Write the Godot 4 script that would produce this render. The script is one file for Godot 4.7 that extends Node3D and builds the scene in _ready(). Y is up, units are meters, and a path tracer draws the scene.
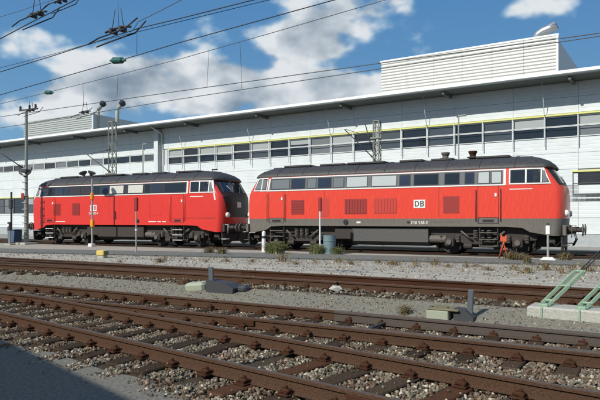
extends Node3D
# Railway yard: two red diesel locomotives in front of a long white workshop hall.
# Metres, y up. Near rail heads lie at y = 0; camera eye at y = 1.7.

const EYE := 1.7
const FPX := 600.0          # focal length in pixels of the 600 px wide photograph
const HORIZON := 220.0
const TRACK_TURN := -30.964 # yaw of the yard tracks
const HALL_TURN := -32.83
const LOCO_TURN := -28.18
const RAIL_B := 0.25        # rail head height of the far tracks

var rng := RandomNumberGenerator.new()
var M := {}
var taken := {}
var mesh_cache := {}

# ---------------------------------------------------------------- naming
func numbered(called: String) -> String:
	if not taken.has(called):
		taken[called] = 0
		return called
	taken[called] += 1
	return "%s_%03d" % [called, taken[called]]

func tag(o: Node, label: String, category: String, group := "") -> void:
	o.set_meta("label", label)
	o.set_meta("category", category)
	if group != "":
		o.set_meta("group", group)

func thing(called: String, label: String, category: String, at := Vector3.ZERO, turn := 0.0, group := "") -> Node3D:
	var o := Node3D.new()
	o.name = numbered(called)
	add_child(o)
	o.position = at
	o.rotation_degrees.y = turn
	tag(o, label, category, group)
	return o

func copy(src: Node3D, at: Vector3, turn: float, label := "") -> Node3D:
	var base := String(src.name).rstrip("0123456789").trim_suffix("_")
	var c: Node3D = src.duplicate()
	c.name = numbered(base)
	add_child(c)
	c.position = at
	c.rotation_degrees.y = turn
	if label != "":
		c.set_meta("label", label)
	return c

func part(parent: Node, called: String, mesh: Mesh, mat: Material, at := Vector3.ZERO, rot := Vector3.ZERO) -> MeshInstance3D:
	var o := MeshInstance3D.new()
	o.name = called
	o.mesh = mesh
	o.material_override = mat
	o.position = at
	o.rotation_degrees = rot
	parent.add_child(o, true)
	return o

func structure(called: String, mesh: Mesh, mat: Material, at := Vector3.ZERO, turn := 0.0) -> MeshInstance3D:
	var o := part(self, numbered(called), mesh, mat, at, Vector3(0, turn, 0))
	o.set_meta("kind", "structure")
	return o

# ---------------------------------------------------------------- mesh helpers
func new_st() -> SurfaceTool:
	var st := SurfaceTool.new()
	st.begin(Mesh.PRIMITIVE_TRIANGLES)
	return st

func done(st: SurfaceTool) -> ArrayMesh:
	st.generate_normals()
	return st.commit()

func tri(st: SurfaceTool, a: Vector3, b: Vector3, c: Vector3) -> void:
	st.add_vertex(a); st.add_vertex(b); st.add_vertex(c)

func quad(st: SurfaceTool, a: Vector3, b: Vector3, c: Vector3, d: Vector3) -> void:
	tri(st, a, b, c); tri(st, a, c, d)

# bevelled box centred at c
func bbox(st: SurfaceTool, c: Vector3, s: Vector3, bev := 0.0) -> void:
	st.set_smooth_group(-1)
	var h := s * 0.5
	if bev <= 0.0:
		var v := []
		for i in 8:
			v.append(c + Vector3(h.x if i & 1 else -h.x, h.y if i & 2 else -h.y, h.z if i & 4 else -h.z))
		quad(st, v[4], v[6], v[7], v[5]); quad(st, v[1], v[3], v[2], v[0])
		quad(st, v[5], v[7], v[3], v[1]); quad(st, v[0], v[2], v[6], v[4])
		quad(st, v[6], v[2], v[3], v[7]); quad(st, v[0], v[4], v[5], v[1])
		return
	var b: float = min(bev, min(h.x, min(h.y, h.z)) * 0.95)
	var f := func(sx, sy, sz, k):
		var q := Vector3(h.x - b, h.y - b, h.z - b)
		q[k] = h[k]
		return c + Vector3(q.x * sx, q.y * sy, q.z * sz)
	for sx in [-1, 1]:
		quad(st, f.call(sx, -1, -sx, 0), f.call(sx, 1, -sx, 0), f.call(sx, 1, sx, 0), f.call(sx, -1, sx, 0))
		quad(st, f.call(-sx, sx, -1, 1), f.call(-sx, sx, 1, 1), f.call(sx, sx, 1, 1), f.call(sx, sx, -1, 1))
		quad(st, f.call(-1, -sx, sx, 2), f.call(-1, sx, sx, 2), f.call(1, sx, sx, 2), f.call(1, -sx, sx, 2))
	for a in [-1, 1]:
		for d in [-1, 1]:
			quad(st, f.call(a, d, -1, 0), f.call(a, d, 1, 0), f.call(a, d, 1, 1), f.call(a, d, -1, 1))
			quad(st, f.call(a, -1, d, 0), f.call(a, 1, d, 0), f.call(a, 1, d, 2), f.call(a, -1, d, 2))
			quad(st, f.call(-1, a, d, 1), f.call(1, a, d, 1), f.call(1, a, d, 2), f.call(-1, a, d, 2))
			for e in [-1, 1]:
				tri(st, f.call(a, d, e, 0), f.call(a, d, e, 1), f.call(a, d, e, 2))

func box_mesh(s: Vector3, bev := 0.0) -> Mesh:
	var key := "b%.3f_%.3f_%.3f_%.3f" % [s.x, s.y, s.z, bev]
	if not mesh_cache.has(key):
		if bev <= 0.0:
			var bm := BoxMesh.new()
			bm.size = s
			mesh_cache[key] = bm
		else:
			var st := new_st()
			bbox(st, Vector3.ZERO, s, bev)
			mesh_cache[key] = done(st)
	return mesh_cache[key]

func cyl_mesh(r0: float, r1: float, h: float, sides := 16) -> Mesh:
	var key := "c%.3f_%.3f_%.3f_%d" % [r0, r1, h, sides]
	if not mesh_cache.has(key):
		var cm := CylinderMesh.new()
		cm.bottom_radius = r0
		cm.top_radius = r1
		cm.height = h
		cm.radial_segments = sides
		cm.rings = 1
		mesh_cache[key] = cm
	return mesh_cache[key]

func tube(st: SurfaceTool, pts: Array, r: float, sides := 6) -> void:
	st.set_smooth_group(0)
	var rings := []
	for i in pts.size():
		var t: Vector3
		if i == 0:
			t = pts[1] - pts[0]
		elif i == pts.size() - 1:
			t = pts[i] - pts[i - 1]
		else:
			t = pts[i + 1] - pts[i - 1]
		t = t.normalized()
		var u := t.cross(Vector3.UP)
		if u.length() < 0.05:
			u = t.cross(Vector3.RIGHT)
		u = u.normalized()
		var w := t.cross(u)
		var ring := []
		for k in sides:
			var a := TAU * k / sides
			ring.append(pts[i] + (u * cos(a) + w * sin(a)) * r)
		rings.append(ring)
	for i in pts.size() - 1:
		for k in sides:
			var k2 := (k + 1) % sides
			quad(st, rings[i][k], rings[i][k2], rings[i + 1][k2], rings[i + 1][k])
	for k in range(1, sides - 1):
		tri(st, rings[0][0], rings[0][k + 1], rings[0][k])
		var l = rings[pts.size() - 1]
		tri(st, l[0], l[k], l[k + 1])

func tube_mesh(pts: Array, r: float, sides := 6) -> ArrayMesh:
	var st := new_st()
	tube(st, pts, r, sides)
	return done(st)

# profile: Vector2(radius, height) bottom to top, about the y axis
func lathe(st: SurfaceTool, profile: Array, sides := 20, xf := Transform3D.IDENTITY) -> void:
	st.set_smooth_group(-1)
	for i in profile.size() - 1:
		for k in sides:
			var a := TAU * k / sides
			var b := TAU * (k + 1) / sides
			var p: Vector2 = profile[i]
			var q: Vector2 = profile[i + 1]
			quad(st, xf * Vector3(p.x * cos(a), p.y, p.x * sin(a)), xf * Vector3(q.x * cos(a), q.y, q.x * sin(a)),
				xf * Vector3(q.x * cos(b), q.y, q.x * sin(b)), xf * Vector3(p.x * cos(b), p.y, p.x * sin(b)))

func lathe_mesh(profile: Array, sides := 20, xf := Transform3D.IDENTITY) -> ArrayMesh:
	var st := new_st()
	lathe(st, profile, sides, xf)
	return done(st)

# convex or concave outline in (x, y), extruded along z, centred
func prism(st: SurfaceTool, outline: PackedVector2Array, depth: float, xf := Transform3D.IDENTITY) -> void:
	st.set_smooth_group(-1)
	var o := outline
	if not Geometry2D.is_polygon_clockwise(o):
		o = o.duplicate()
		o.reverse()
	var idx := Geometry2D.triangulate_polygon(o)
	var hz := depth * 0.5
	for i in range(0, idx.size(), 3):
		var a: Vector2 = o[idx[i]]
		var b: Vector2 = o[idx[i + 1]]
		var c: Vector2 = o[idx[i + 2]]
		if (b - a).cross(c - a) > 0:
			var t := b
			b = c
			c = t
		tri(st, xf * Vector3(a.x, a.y, hz), xf * Vector3(b.x, b.y, hz), xf * Vector3(c.x, c.y, hz))
		tri(st, xf * Vector3(c.x, c.y, -hz), xf * Vector3(b.x, b.y, -hz), xf * Vector3(a.x, a.y, -hz))
	for i in o.size():
		var a: Vector2 = o[i]
		var b: Vector2 = o[(i + 1) % o.size()]
		quad(st, xf * Vector3(a.x, a.y, hz), xf * Vector3(a.x, a.y, -hz), xf * Vector3(b.x, b.y, -hz), xf * Vector3(b.x, b.y, hz))

func prism_mesh(outline: PackedVector2Array, depth: float, xf := Transform3D.IDENTITY) -> ArrayMesh:
	var st := new_st()
	prism(st, outline, depth, xf)
	return done(st)

func text_part(parent: Node, called: String, words: String, height: float, mat: Material, at: Vector3, rot := Vector3.ZERO, bold := true) -> MeshInstance3D:
	var f := SystemFont.new()
	f.font_names = PackedStringArray(["Droid Sans"])
	f.font_weight = 700 if bold else 400
	var t := TextMesh.new()
	t.text = words
	t.font = f
	t.font_size = 32
	t.pixel_size = height / 32.0 * 1.35
	t.depth = 0.006
	t.curve_step = 2.0
	return part(parent, called, t, mat, at, rot)

# ---------------------------------------------------------------- pixels to points
func frame_axes(turn: float) -> Array:
	var a := deg_to_rad(-turn)
	return [cos(a), sin(a)]   # sin phi, cos phi of the line's angle to the view axis

# photo pixel on the vertical plane at distance q of a turned frame -> local point (p, y, -q)
func on_plane(px: float, py: float, q: float, turn: float) -> Vector3:
	var ax := frame_axes(turn)
	var tx := (px - 300.0) / FPX
	var d: float = q / (ax[1] * tx + ax[0])
	return Vector3(ax[0] * tx * d - ax[1] * d, EYE + (HORIZON - py) / FPX * d, -q)

# world point of a pixel column at a given depth and height
func at(px: float, depth: float, y: float) -> Vector3:
	return Vector3((px - 300.0) / FPX * depth, y, -depth)

# (p, q) of the yard frame -> world
func yard(p: float, q: float, y: float) -> Vector3:
	var ax := frame_axes(TRACK_TURN)
	return Vector3(ax[0] * p + ax[1] * q, y, ax[1] * p - ax[0] * q)

# ---------------------------------------------------------------- materials
func lin(r: float, g: float, b: float) -> Color:
	return Color(r, g, b).linear_to_srgb()

func noise_tex(freq: float, lo: Color, hi: Color, seed_: int, size := 512, oct := 5, mid = null, midpos := 0.5) -> NoiseTexture2D:
	var n := FastNoiseLite.new()
	n.noise_type = FastNoiseLite.TYPE_SIMPLEX_SMOOTH
	n.seed = seed_
	n.frequency = freq
	n.fractal_octaves = oct
	var g := Gradient.new()
	g.set_color(0, lo)
	g.set_color(1, hi)
	if mid != null:
		g.add_point(midpos, mid)
	var t := NoiseTexture2D.new()
	t.width = size
	t.height = size
	t.seamless = true
	t.noise = n
	t.color_ramp = g
	return t

func normal_tex(freq: float, strength: float, seed_: int, size := 512, oct := 4) -> NoiseTexture2D:
	var n := FastNoiseLite.new()
	n.noise_type = FastNoiseLite.TYPE_SIMPLEX_SMOOTH
	n.seed = seed_
	n.frequency = freq
	n.fractal_octaves = oct
	var t := NoiseTexture2D.new()
	t.width = size
	t.height = size
	t.seamless = true
	t.noise = n
	t.as_normal_map = true
	t.bump_strength = strength
	return t

func plain(c: Color, rough := 0.7, metal := 0.0) -> StandardMaterial3D:
	var m := StandardMaterial3D.new()
	m.albedo_color = c
	m.roughness = rough
	m.metallic = metal
	return m

# lo / hi in linear values, world triplanar at tile metres
func rough_mat(lo: Color, hi: Color, tile: float, freq: float, seed_: int, rough := 0.85, bump := 0.0, bump_freq := 0.08, metal := 0.0, mid = null, midpos := 0.5, local := false) -> StandardMaterial3D:
	var m := StandardMaterial3D.new()
	m.albedo_color = Color.WHITE
	m.albedo_texture = noise_tex(freq, lo.linear_to_srgb(), hi.linear_to_srgb(), seed_, 512, 5, null if mid == null else mid.linear_to_srgb(), midpos)
	m.roughness = rough
	m.metallic = metal
	if rough >= .85:
		m.metallic_specular = .15     # dusty, dry surfaces
	m.uv1_triplanar = true
	m.uv1_world_triplanar = not local
	m.uv1_scale = Vector3.ONE / tile
	if bump > 0.0:
		m.normal_enabled = true
		m.normal_texture = normal_tex(bump_freq, bump, seed_ + 7)
		m.normal_scale = 1.0
	return m

func make_materials() -> void:
	M.asphalt = rough_mat(Color(.12, .113, .095), Color(.235, .222, .19), 1.7, .05, 11, .95, 2.0, .4, 0, Color(.17, .163, .145), .6)
	M.ballast_bed = rough_mat(Color(.03, .024, .017), Color(.16, .13, .095), .9, .09, 12, .95, 8.0, .2)
	M.midpath = rough_mat(Color(.16, .152, .124), Color(.29, .276, .232), 2.6, .05, 13, .95, 7.0, .3, 0, Color(.215, .204, .168), .55)
	M.gravel = rough_mat(Color(.29, .27, .225), Color(.56, .53, .455), 2.1, .06, 14, .95, 8.0, .25, 0, Color(.43, .41, .36), .5)
	M.path = rough_mat(Color(.14, .145, .135), Color(.22, .225, .21), 3.7, .03, 15, .9, 4.0, .3)
	M.drain = rough_mat(Color(.06, .065, .06), Color(.12, .125, .115), 1.1, .05, 16, .9)
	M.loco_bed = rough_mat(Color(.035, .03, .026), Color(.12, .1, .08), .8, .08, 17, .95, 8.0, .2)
	M.far_ground = rough_mat(Color(.2, .2, .185), Color(.34, .34, .31), 4.1, .03, 18, .95)
	M.concrete = rough_mat(Color(.3, .3, .26), Color(.5, .5, .45), 1.3, .04, 19, .9, 4.0, .2)
	M.rust = rough_mat(Color(.034, .021, .014), Color(.125, .074, .048), .7, .05, 21, .85, 3.0, .15, 0, Color(.074, .043, .028), .5)
	M.rail_top = rough_mat(Color(.07, .05, .038), Color(.15, .12, .095), .8, .03, 23, .45, 0.0, .1, .35)
	M.rust_dark = rough_mat(Color(.028, .014, .009), Color(.1, .045, .026), .5, .06, 22, .85, 4.0, .15)
	M.sleepers = []
	for k in 3:
		M.sleepers.append(rough_mat(Color(.028, .018, .012) * (0.8 + .25 * k), Color(.1, .076, .055) * (.85 + .2 * k), .55, .03, 31 + k, .9, 5.0, .12))
	M.sleepers.append(rough_mat(Color(.05, .024, .014), Color(.13, .068, .04), .5, .04, 38, .9, 5.0, .12))
	M.blade = rough_mat(Color(.03, .024, .02), Color(.1, .075, .055), .6, .05, 35, .55, 2.0, .1, 0)
	M.red_new = rough_mat(Color(.59, .046, .026), Color(.7, .066, .038), 3.1, .012, 41, .33, 0.0, .1, 0, null, .5, true)
	M.red_old = rough_mat(Color(.55, .028, .02), Color(.64, .042, .03), 3.3, .014, 42, .36, 0.0, .1, 0, null, .5, true)
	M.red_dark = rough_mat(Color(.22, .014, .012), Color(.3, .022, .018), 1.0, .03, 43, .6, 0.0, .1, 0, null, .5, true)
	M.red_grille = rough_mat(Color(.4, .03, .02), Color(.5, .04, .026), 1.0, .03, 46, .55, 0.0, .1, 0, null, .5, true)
	M.skirt = rough_mat(Color(.095, .086, .073), Color(.15, .136, .116), 2.6, .02, 44, .6, 0.0, .1, 0, null, .5, true)
	M.roof = rough_mat(Color(.022, .022, .024), Color(.06, .058, .058), 1.7, .02, 45, .6, 0.0, .1, 0, null, .5, true)
	M.bogie = rough_mat(Color(.014, .012, .011), Color(.075, .058, .046), .6, .05, 47, .75, 3.0, .12, 0, null, .5, true)
	M.bogie_light = rough_mat(Color(.06, .055, .05), Color(.16, .14, .12), .5, .05, 48, .7, 0.0, .1, 0, null, .5, true)
	M.tank = rough_mat(Color(.055, .055, .052), Color(.1, .098, .092), 1.2, .03, 49, .6, 0.0, .1, 0, null, .5, true)
	for k in ["red_new", "red_old", "skirt"]:      # rain streaks run down the paint
		M[k].uv1_scale = Vector3(1.6, .22, 1.6)
	M.black = plain(lin(.012, .012, .013), .5)
	M.belt = plain(lin(.1, .11, .12), .35)
	M.belt_dark = plain(lin(.03, .032, .036), .35)
	M.trim = rough_mat(Color(.6, .6, .58), Color(.78, .78, .76), 1.0, .02, 50, .45, 0.0, .1, 0, null, .5, true)
	M.glass_dark = glass(Color(.018, .022, .028))
	M.glass_blue = glass(Color(.028, .036, .055))
	M.glass_slate = glass(Color(.06, .072, .082), .1)
	M.glass_brown = glass(Color(.045, .032, .035))
	M.glass_grey = glass(Color(.15, .165, .17), .2)
	M.glass_pale = glass(Color(.4, .44, .44), .25)
	M.blind = plain(lin(.3, .33, .33), .6)
	M.curtain = rough_mat(Color(.42, .42, .38), Color(.6, .6, .55), .4, .05, 51, .5, 0.0, .1, 0, null, .5, true)
	M.clad = rough_mat(Color(.56, .615, .625), Color(.66, .71, .715), 5.3, .01, 61, .42, 0.0, .1)
	M.clad_b = rough_mat(Color(.54, .59, .6), Color(.64, .69, .695), 4.7, .012, 62, .42, 0.0, .1)
	M.joint = plain(lin(.5, .54, .55), .8)
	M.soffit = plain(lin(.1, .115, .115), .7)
	M.fascia = plain(lin(.8, .82, .82), .4)
	M.hall_roof = rough_mat(Color(.3, .31, .31), Color(.42, .43, .43), 4.0, .02, 64, .6)
	M.plinth = rough_mat(Color(.3, .33, .34), Color(.4, .43, .44), 3.0, .02, 65, .85)
	M.yellow = plain(lin(.6, .6, .2), .5)
	M.frame = plain(lin(.6, .64, .64), .4)
	M.frame_dark = plain(lin(.08, .09, .1), .5)
	M.corrugated = rough_mat(Color(.6, .6, .57), Color(.7, .7, .66), 2.0, .02, 66, .4)
	M.corrugated_grey = rough_mat(Color(.34, .37, .36), Color(.44, .47, .45), 2.0, .02, 67, .5)
	M.steel = plain(lin(.55, .56, .57), .3, .8)
	M.galv = rough_mat(Color(.22, .24, .22), Color(.36, .38, .35), .6, .04, 69, .6)
	M.mast = rough_mat(Color(.16, .18, .15), Color(.27, .29, .25), .8, .04, 70, .75)
	M.green = rough_mat(Color(.17, .27, .185), Color(.29, .4, .29), .6, .04, 71, .7)
	M.greenbox = rough_mat(Color(.23, .26, .19), Color(.36, .39, .3), .5, .04, 72, .8)
	M.box_top = rough_mat(Color(.13, .12, .075), Color(.22, .2, .13), .4, .06, 73, .9)
	M.iron = rough_mat(Color(.02, .022, .026), Color(.06, .062, .068), .4, .05, 74, .6)
	M.iron_blue = rough_mat(Color(.045, .055, .065), Color(.1, .115, .13), .4, .05, 75, .65)
	M.wire = plain(lin(.018, .022, .028), .6)
	M.wire_grey = plain(lin(.07, .085, .1), .6)
	M.insul = plain(lin(.03, .11, .09), .3)
	M.white = plain(lin(.72, .72, .7), .6)
	M.orange = plain(lin(.72, .26, .02), .5)
	M.redorange = rough_mat(Color(.45, .06, .02), Color(.6, .1, .04), .5, .05, 76, .7)
	M.yellow_box = rough_mat(Color(.5, .38, .08), Color(.66, .52, .16), .4, .06, 77, .8)
	M.barrel = rough_mat(Color(.1, .16, .18), Color(.17, .24, .26), .5, .04, 78, .6)
	M.blue = plain(lin(.06, .1, .17), .6)
	M.logo_red = plain(lin(.5, .03, .02), .5)
	M.lamp = plain(lin(.5, .5, .46), .15)
	M.brick = rough_mat(Color(.2, .1, .07), Color(.32, .17, .12), 1.0, .05, 79, .9)
	M.weed = plain(lin(.2, .155, .075), .9)
	M.weed_green = plain(lin(.1, .13, .035), .9)
	for k in ["weed", "weed_green"]:
		M[k].vertex_color_use_as_albedo = true
		M[k].albedo_color = Color.WHITE
		M[k].cull_mode = BaseMaterial3D.CULL_DISABLED
	M.stone = plain(Color.WHITE, .95)
	M.stone.metallic_specular = .15
	M.stone.vertex_color_use_as_albedo = true

func glass(c: Color, rough := 0.06) -> StandardMaterial3D:
	var m := plain(c.linear_to_srgb(), rough)
	m.metallic_specular = 0.6
	return m

# ---------------------------------------------------------------- sky
func make_sky() -> Image:
	var w := 3072
	var h := 1536
	var img := Image.create(w, h, false, Image.FORMAT_RGB8)
	img.fill(Color(.44, .47, .48))
	var n := FastNoiseLite.new()
	n.noise_type = FastNoiseLite.TYPE_SIMPLEX_SMOOTH
	n.seed = 5
	n.frequency = 4.2
	n.fractal_octaves = 6
	n.fractal_gain = 0.52
	var n2 := FastNoiseLite.new()
	n2.noise_type = FastNoiseLite.TYPE_SIMPLEX_SMOOTH
	n2.seed = 19
	n2.frequency = 1.1
	n2.fractal_octaves = 3
	# cloud banks: pixel centre and radii in the photograph, strength
	var banks := []
	for b in [[120, 80, 44, 21, 1.0], [180, 84, 60, 22, 1.0], [225, 92, 60, 24, 1.0], [300, 92, 70, 20, .95], [370, 84, 40, 13, .7], [40, 116, 60, 16, .9], [90, 100, 70, 20, .9], [340, 22, 58, 26, .95], [400, 14, 45, 18, .7], [295, 44, 38, 14, .8], [25, 32, 42, 20, .6], [205, 20, 20, 14, .38], [540, 7, 36, 11, .36]]:
		var az := atan((b[0] - 300.0) / FPX)
		var el := atan((HORIZON - b[1]) / FPX * cos(az))
		banks.append([az, el, b[2] / FPX, b[3] / FPX, b[4]])
	for y in range(0, 795):
		var el := PI * (0.5 - (y + 0.5) / h)
		var ce := cos(el)
		var se := sin(el)
		for x in w:
			var az := wrapf(TAU * (x + 0.5) / w, -PI, PI)   # column 0 looks along -z
			var dir := Vector3(ce * sin(az), se, -ce * cos(az))
			# air
			var t := pow(1.0 - clampf(se, 0.0, 1.0), 3.2)
			var c := Color(.24, .455, .68).lerp(Color(.57, .72, .82), t)
			var cover := -0.12
			if absf(az) < 0.75:
				var best := 0.0
				for b in banks:
					var dx: float = (az - b[0]) / b[2]
					var dy: float = (el - b[1]) / b[3]
					var g: float = b[4] * exp(-(dx * dx + dy * dy) * 0.9)
					best = best + g * (1.0 - best)
				cover = lerpf(-0.42, 0.6, pow(best, .8))
				var edge := smoothstep(0.5, 0.75, absf(az))
				cover = lerpf(cover, 0.04 + 0.5 * n2.get_noise_3dv(dir), edge)
			else:
				cover = 0.04 + 0.5 * n2.get_noise_3dv(dir)
			var q := Vector3(dir.x, dir.y * 1.7, dir.z)
			var d := n.get_noise_3dv(q * 1.4) * 0.85 + cover
			var a := smoothstep(-0.03, 0.3, d)
			if a > 0.0:
				var s := n.get_noise_3dv((q + Vector3(-.05, .055, .04)) * 1.4) * 0.85 + cover
				var lit := clampf(0.86 + (d - s) * 1.5 - maxf(d - .25, 0.0) * 0.75 + n.get_noise_3dv(q * 3.1) * .22, 0.0, 1.0)
				var cc := Color(.5, .56, .62).lerp(Color(.9, .905, .91), lit)
				c = c.lerp(cc, a * 0.93)
			img.set_pixel(x, y, c)
	return img

# ---------------------------------------------------------------- locomotive
const HALF := 1.5

func body_w(y: float) -> float:
	if y <= 2.88:
		return HALF
	if y <= 3.58:
		return lerpf(HALF, 1.43, (y - 2.88) / .7)
	return 1.43

func body_l(y: float) -> float:
	var t := [[1.0, 7.46], [1.54, 7.54], [2.3, 7.56], [2.75, 7.5], [3.58, 6.98], [9.0, 6.98]]
	if y < 1.0:
		return 7.46
	for i in t.size() - 1:
		if y <= t[i + 1][0]:
			return lerpf(t[i][1], t[i + 1][1], (y - t[i][0]) / (t[i + 1][0] - t[i][0]))
	return 6.98

func side_z(x: float, w: float, l: float) -> float:
	var e := l - .45
	return w - .09 * pow(clampf((absf(x) - 5.9) / (e - 5.9), 0.0, 1.0), 2.0)

func plan(w: float, l: float) -> Array:
	var half := []     # one quarter: x from 0 to l, z >= 0
	for x in [0.0, 2.0, 4.0, 5.2, 5.9, 6.2]:
		half.append(Vector2(minf(x, l - .5), side_z(x, w, l)))
	half.append(Vector2(l - .45, side_z(l - .45, w, l)))
	var zs := side_z(l - .45, w, l)
	for f in [.996, .985, .97, .945, .91, .86, .8, .72, .62, .5, .38, .25, .12, 0.0]:
		half.append(Vector2(l - .45 + .45 * pow(1.0 - pow(f, 3.2), 1.0 / 2.2), zs * f))
	var loop := []
	for i in half.size():
		loop.append(half[i])
	for i in range(half.size() - 2, -1, -1):
		loop.append(Vector2(half[i].x, -half[i].y))
	for i in range(1, half.size()):
		loop.append(Vector2(-half[i].x, -half[i].y))
	for i in range(half.size() - 2, 0, -1):
		loop.append(Vector2(-half[i].x, half[i].y))
	return loop

func loft(levels: Array, cap := false) -> ArrayMesh:
	# levels: arrays of Vector3 loops, bottom to top
	var st := new_st()
	st.set_smooth_group(0)
	for i in levels.size() - 1:
		var a: Array = levels[i]
		var b: Array = levels[i + 1]
		for k in a.size():
			var k2 := (k + 1) % a.size()
			quad(st, a[k], b[k], b[k2], a[k2])
	if cap:
		var top: Array = levels[levels.size() - 1]
		var c := Vector3.ZERO
		for v in top:
			c += v
		c /= top.size()
		for k in top.size():
			tri(st, top[k], c, top[(k + 1) % top.size()])
	return done(st)

func level(y: float, w: float, l: float) -> Array:
	var r := []
	for p in plan(w, l):
		r.append(Vector3(p.x, y, p.y))
	return r

func front_x(z: float, y: float) -> float:
	var l := body_l(y)
	var zs := side_z(l - .45, body_w(y), l)
	return l - .45 + .45 * pow(maxf(1.0 - pow(minf(absf(z) / zs, 1.0), 3.2), 0.0), 1.0 / 2.2)

# a thin plate on the near flank; c = four (x, y) corners: lower left, lower right, upper right, upper left
func flank(c: Array, off := .012, thick := .03, nx := 4, side := 1.0) -> ArrayMesh:
	var st := new_st()
	st.set_smooth_group(-1)
	var g := []
	for j in 3:
		var row := []
		for i in nx + 1:
			var u := float(i) / nx
			var v := float(j) / 2.0
			var p: Vector2 = (c[0] as Vector2).lerp(c[1], u).lerp((c[3] as Vector2).lerp(c[2], u), v)
			row.append(Vector3(p.x, p.y, side * (side_z(p.x, body_w(p.y), body_l(p.y)) + off)))
		g.append(row)
	return slab(st, g, Vector3(0, 0, -thick * side))

# a thin plate on the front; c = four (z, y) corners; dirx = +1 right end, -1 left end
func front(c: Array, dirx: float, off := .012, thick := .03) -> ArrayMesh:
	var st := new_st()
	st.set_smooth_group(-1)
	var g := []
	for j in 9:
		var row := []
		for i in 17:
			var u := float(i) / 16
			var v := float(j) / 8.0
			var p: Vector2 = (c[0] as Vector2).lerp(c[1], u).lerp((c[3] as Vector2).lerp(c[2], u), v)
			row.append(Vector3(dirx * (front_x(p.x, p.y) + off), p.y, p.x))
		g.append(row)
	return slab(st, g, Vector3(-thick * dirx, 0, 0))

func slab(st: SurfaceTool, g: Array, back: Vector3) -> ArrayMesh:
	var nj := g.size() - 1
	var ni: int = g[0].size() - 1
	for j in nj:
		for i in ni:
			quad(st, g[j][i], g[j + 1][i], g[j + 1][i + 1], g[j][i + 1])
	for i in ni:
		quad(st, g[0][i], g[0][i + 1], g[0][i + 1] + back, g[0][i] + back)
		quad(st, g[nj][i], g[nj][i + 1], g[nj][i + 1] + back, g[nj][i] + back)
	for j in nj:
		quad(st, g[j][0], g[j + 1][0], g[j + 1][0] + back, g[j][0] + back)
		quad(st, g[j][ni], g[j + 1][ni], g[j + 1][ni] + back, g[j][ni] + back)
	return done(st)

func rect(x0: float, x1: float, y0: float, y1: float) -> Array:
	return [Vector2(x0, y0), Vector2(x1, y0), Vector2(x1, y1), Vector2(x0, y1)]

func inset(c: Array, d: float) -> Array:
	var m: Vector2 = (c[0] + c[1] + c[2] + c[3]) / 4.0
	var r := []
	for p in c:
		var v: Vector2 = p - m
		r.append(m + Vector2(v.x - signf(v.x) * minf(d, absf(v.x) * .8), v.y - signf(v.y) * d))
	return r

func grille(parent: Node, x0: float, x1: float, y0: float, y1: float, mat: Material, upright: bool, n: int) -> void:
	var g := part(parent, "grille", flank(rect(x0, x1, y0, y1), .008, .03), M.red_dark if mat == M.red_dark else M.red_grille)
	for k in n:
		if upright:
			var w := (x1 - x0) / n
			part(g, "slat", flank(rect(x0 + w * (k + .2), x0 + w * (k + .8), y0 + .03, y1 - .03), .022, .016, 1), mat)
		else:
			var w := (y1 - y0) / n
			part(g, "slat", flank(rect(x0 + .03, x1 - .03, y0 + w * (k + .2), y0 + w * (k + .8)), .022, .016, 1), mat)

func make_wheel_mesh() -> ArrayMesh:
	return lathe_mesh([Vector2(0, .075), Vector2(.1, .08), Vector2(.12, .05), Vector2(.3, .03), Vector2(.41, .05), Vector2(.42, .075), Vector2(.495, .07), Vector2(.5, .0), Vector2(.505, -.04), Vector2(.53, -.055), Vector2(.53, -.075), Vector2(.42, -.075), Vector2(0, -.06)], 28, Transform3D(Basis(Vector3.RIGHT, PI / 2), Vector3.ZERO))

func spring_mesh(r: float, h: float) -> ArrayMesh:
	var pts := []
	for k in 41:
		var a := TAU * k / 8.0
		pts.append(Vector3(r * cos(a), h * k / 40.0, r * sin(a)))
	return tube_mesh(pts, .02, 5)

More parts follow.
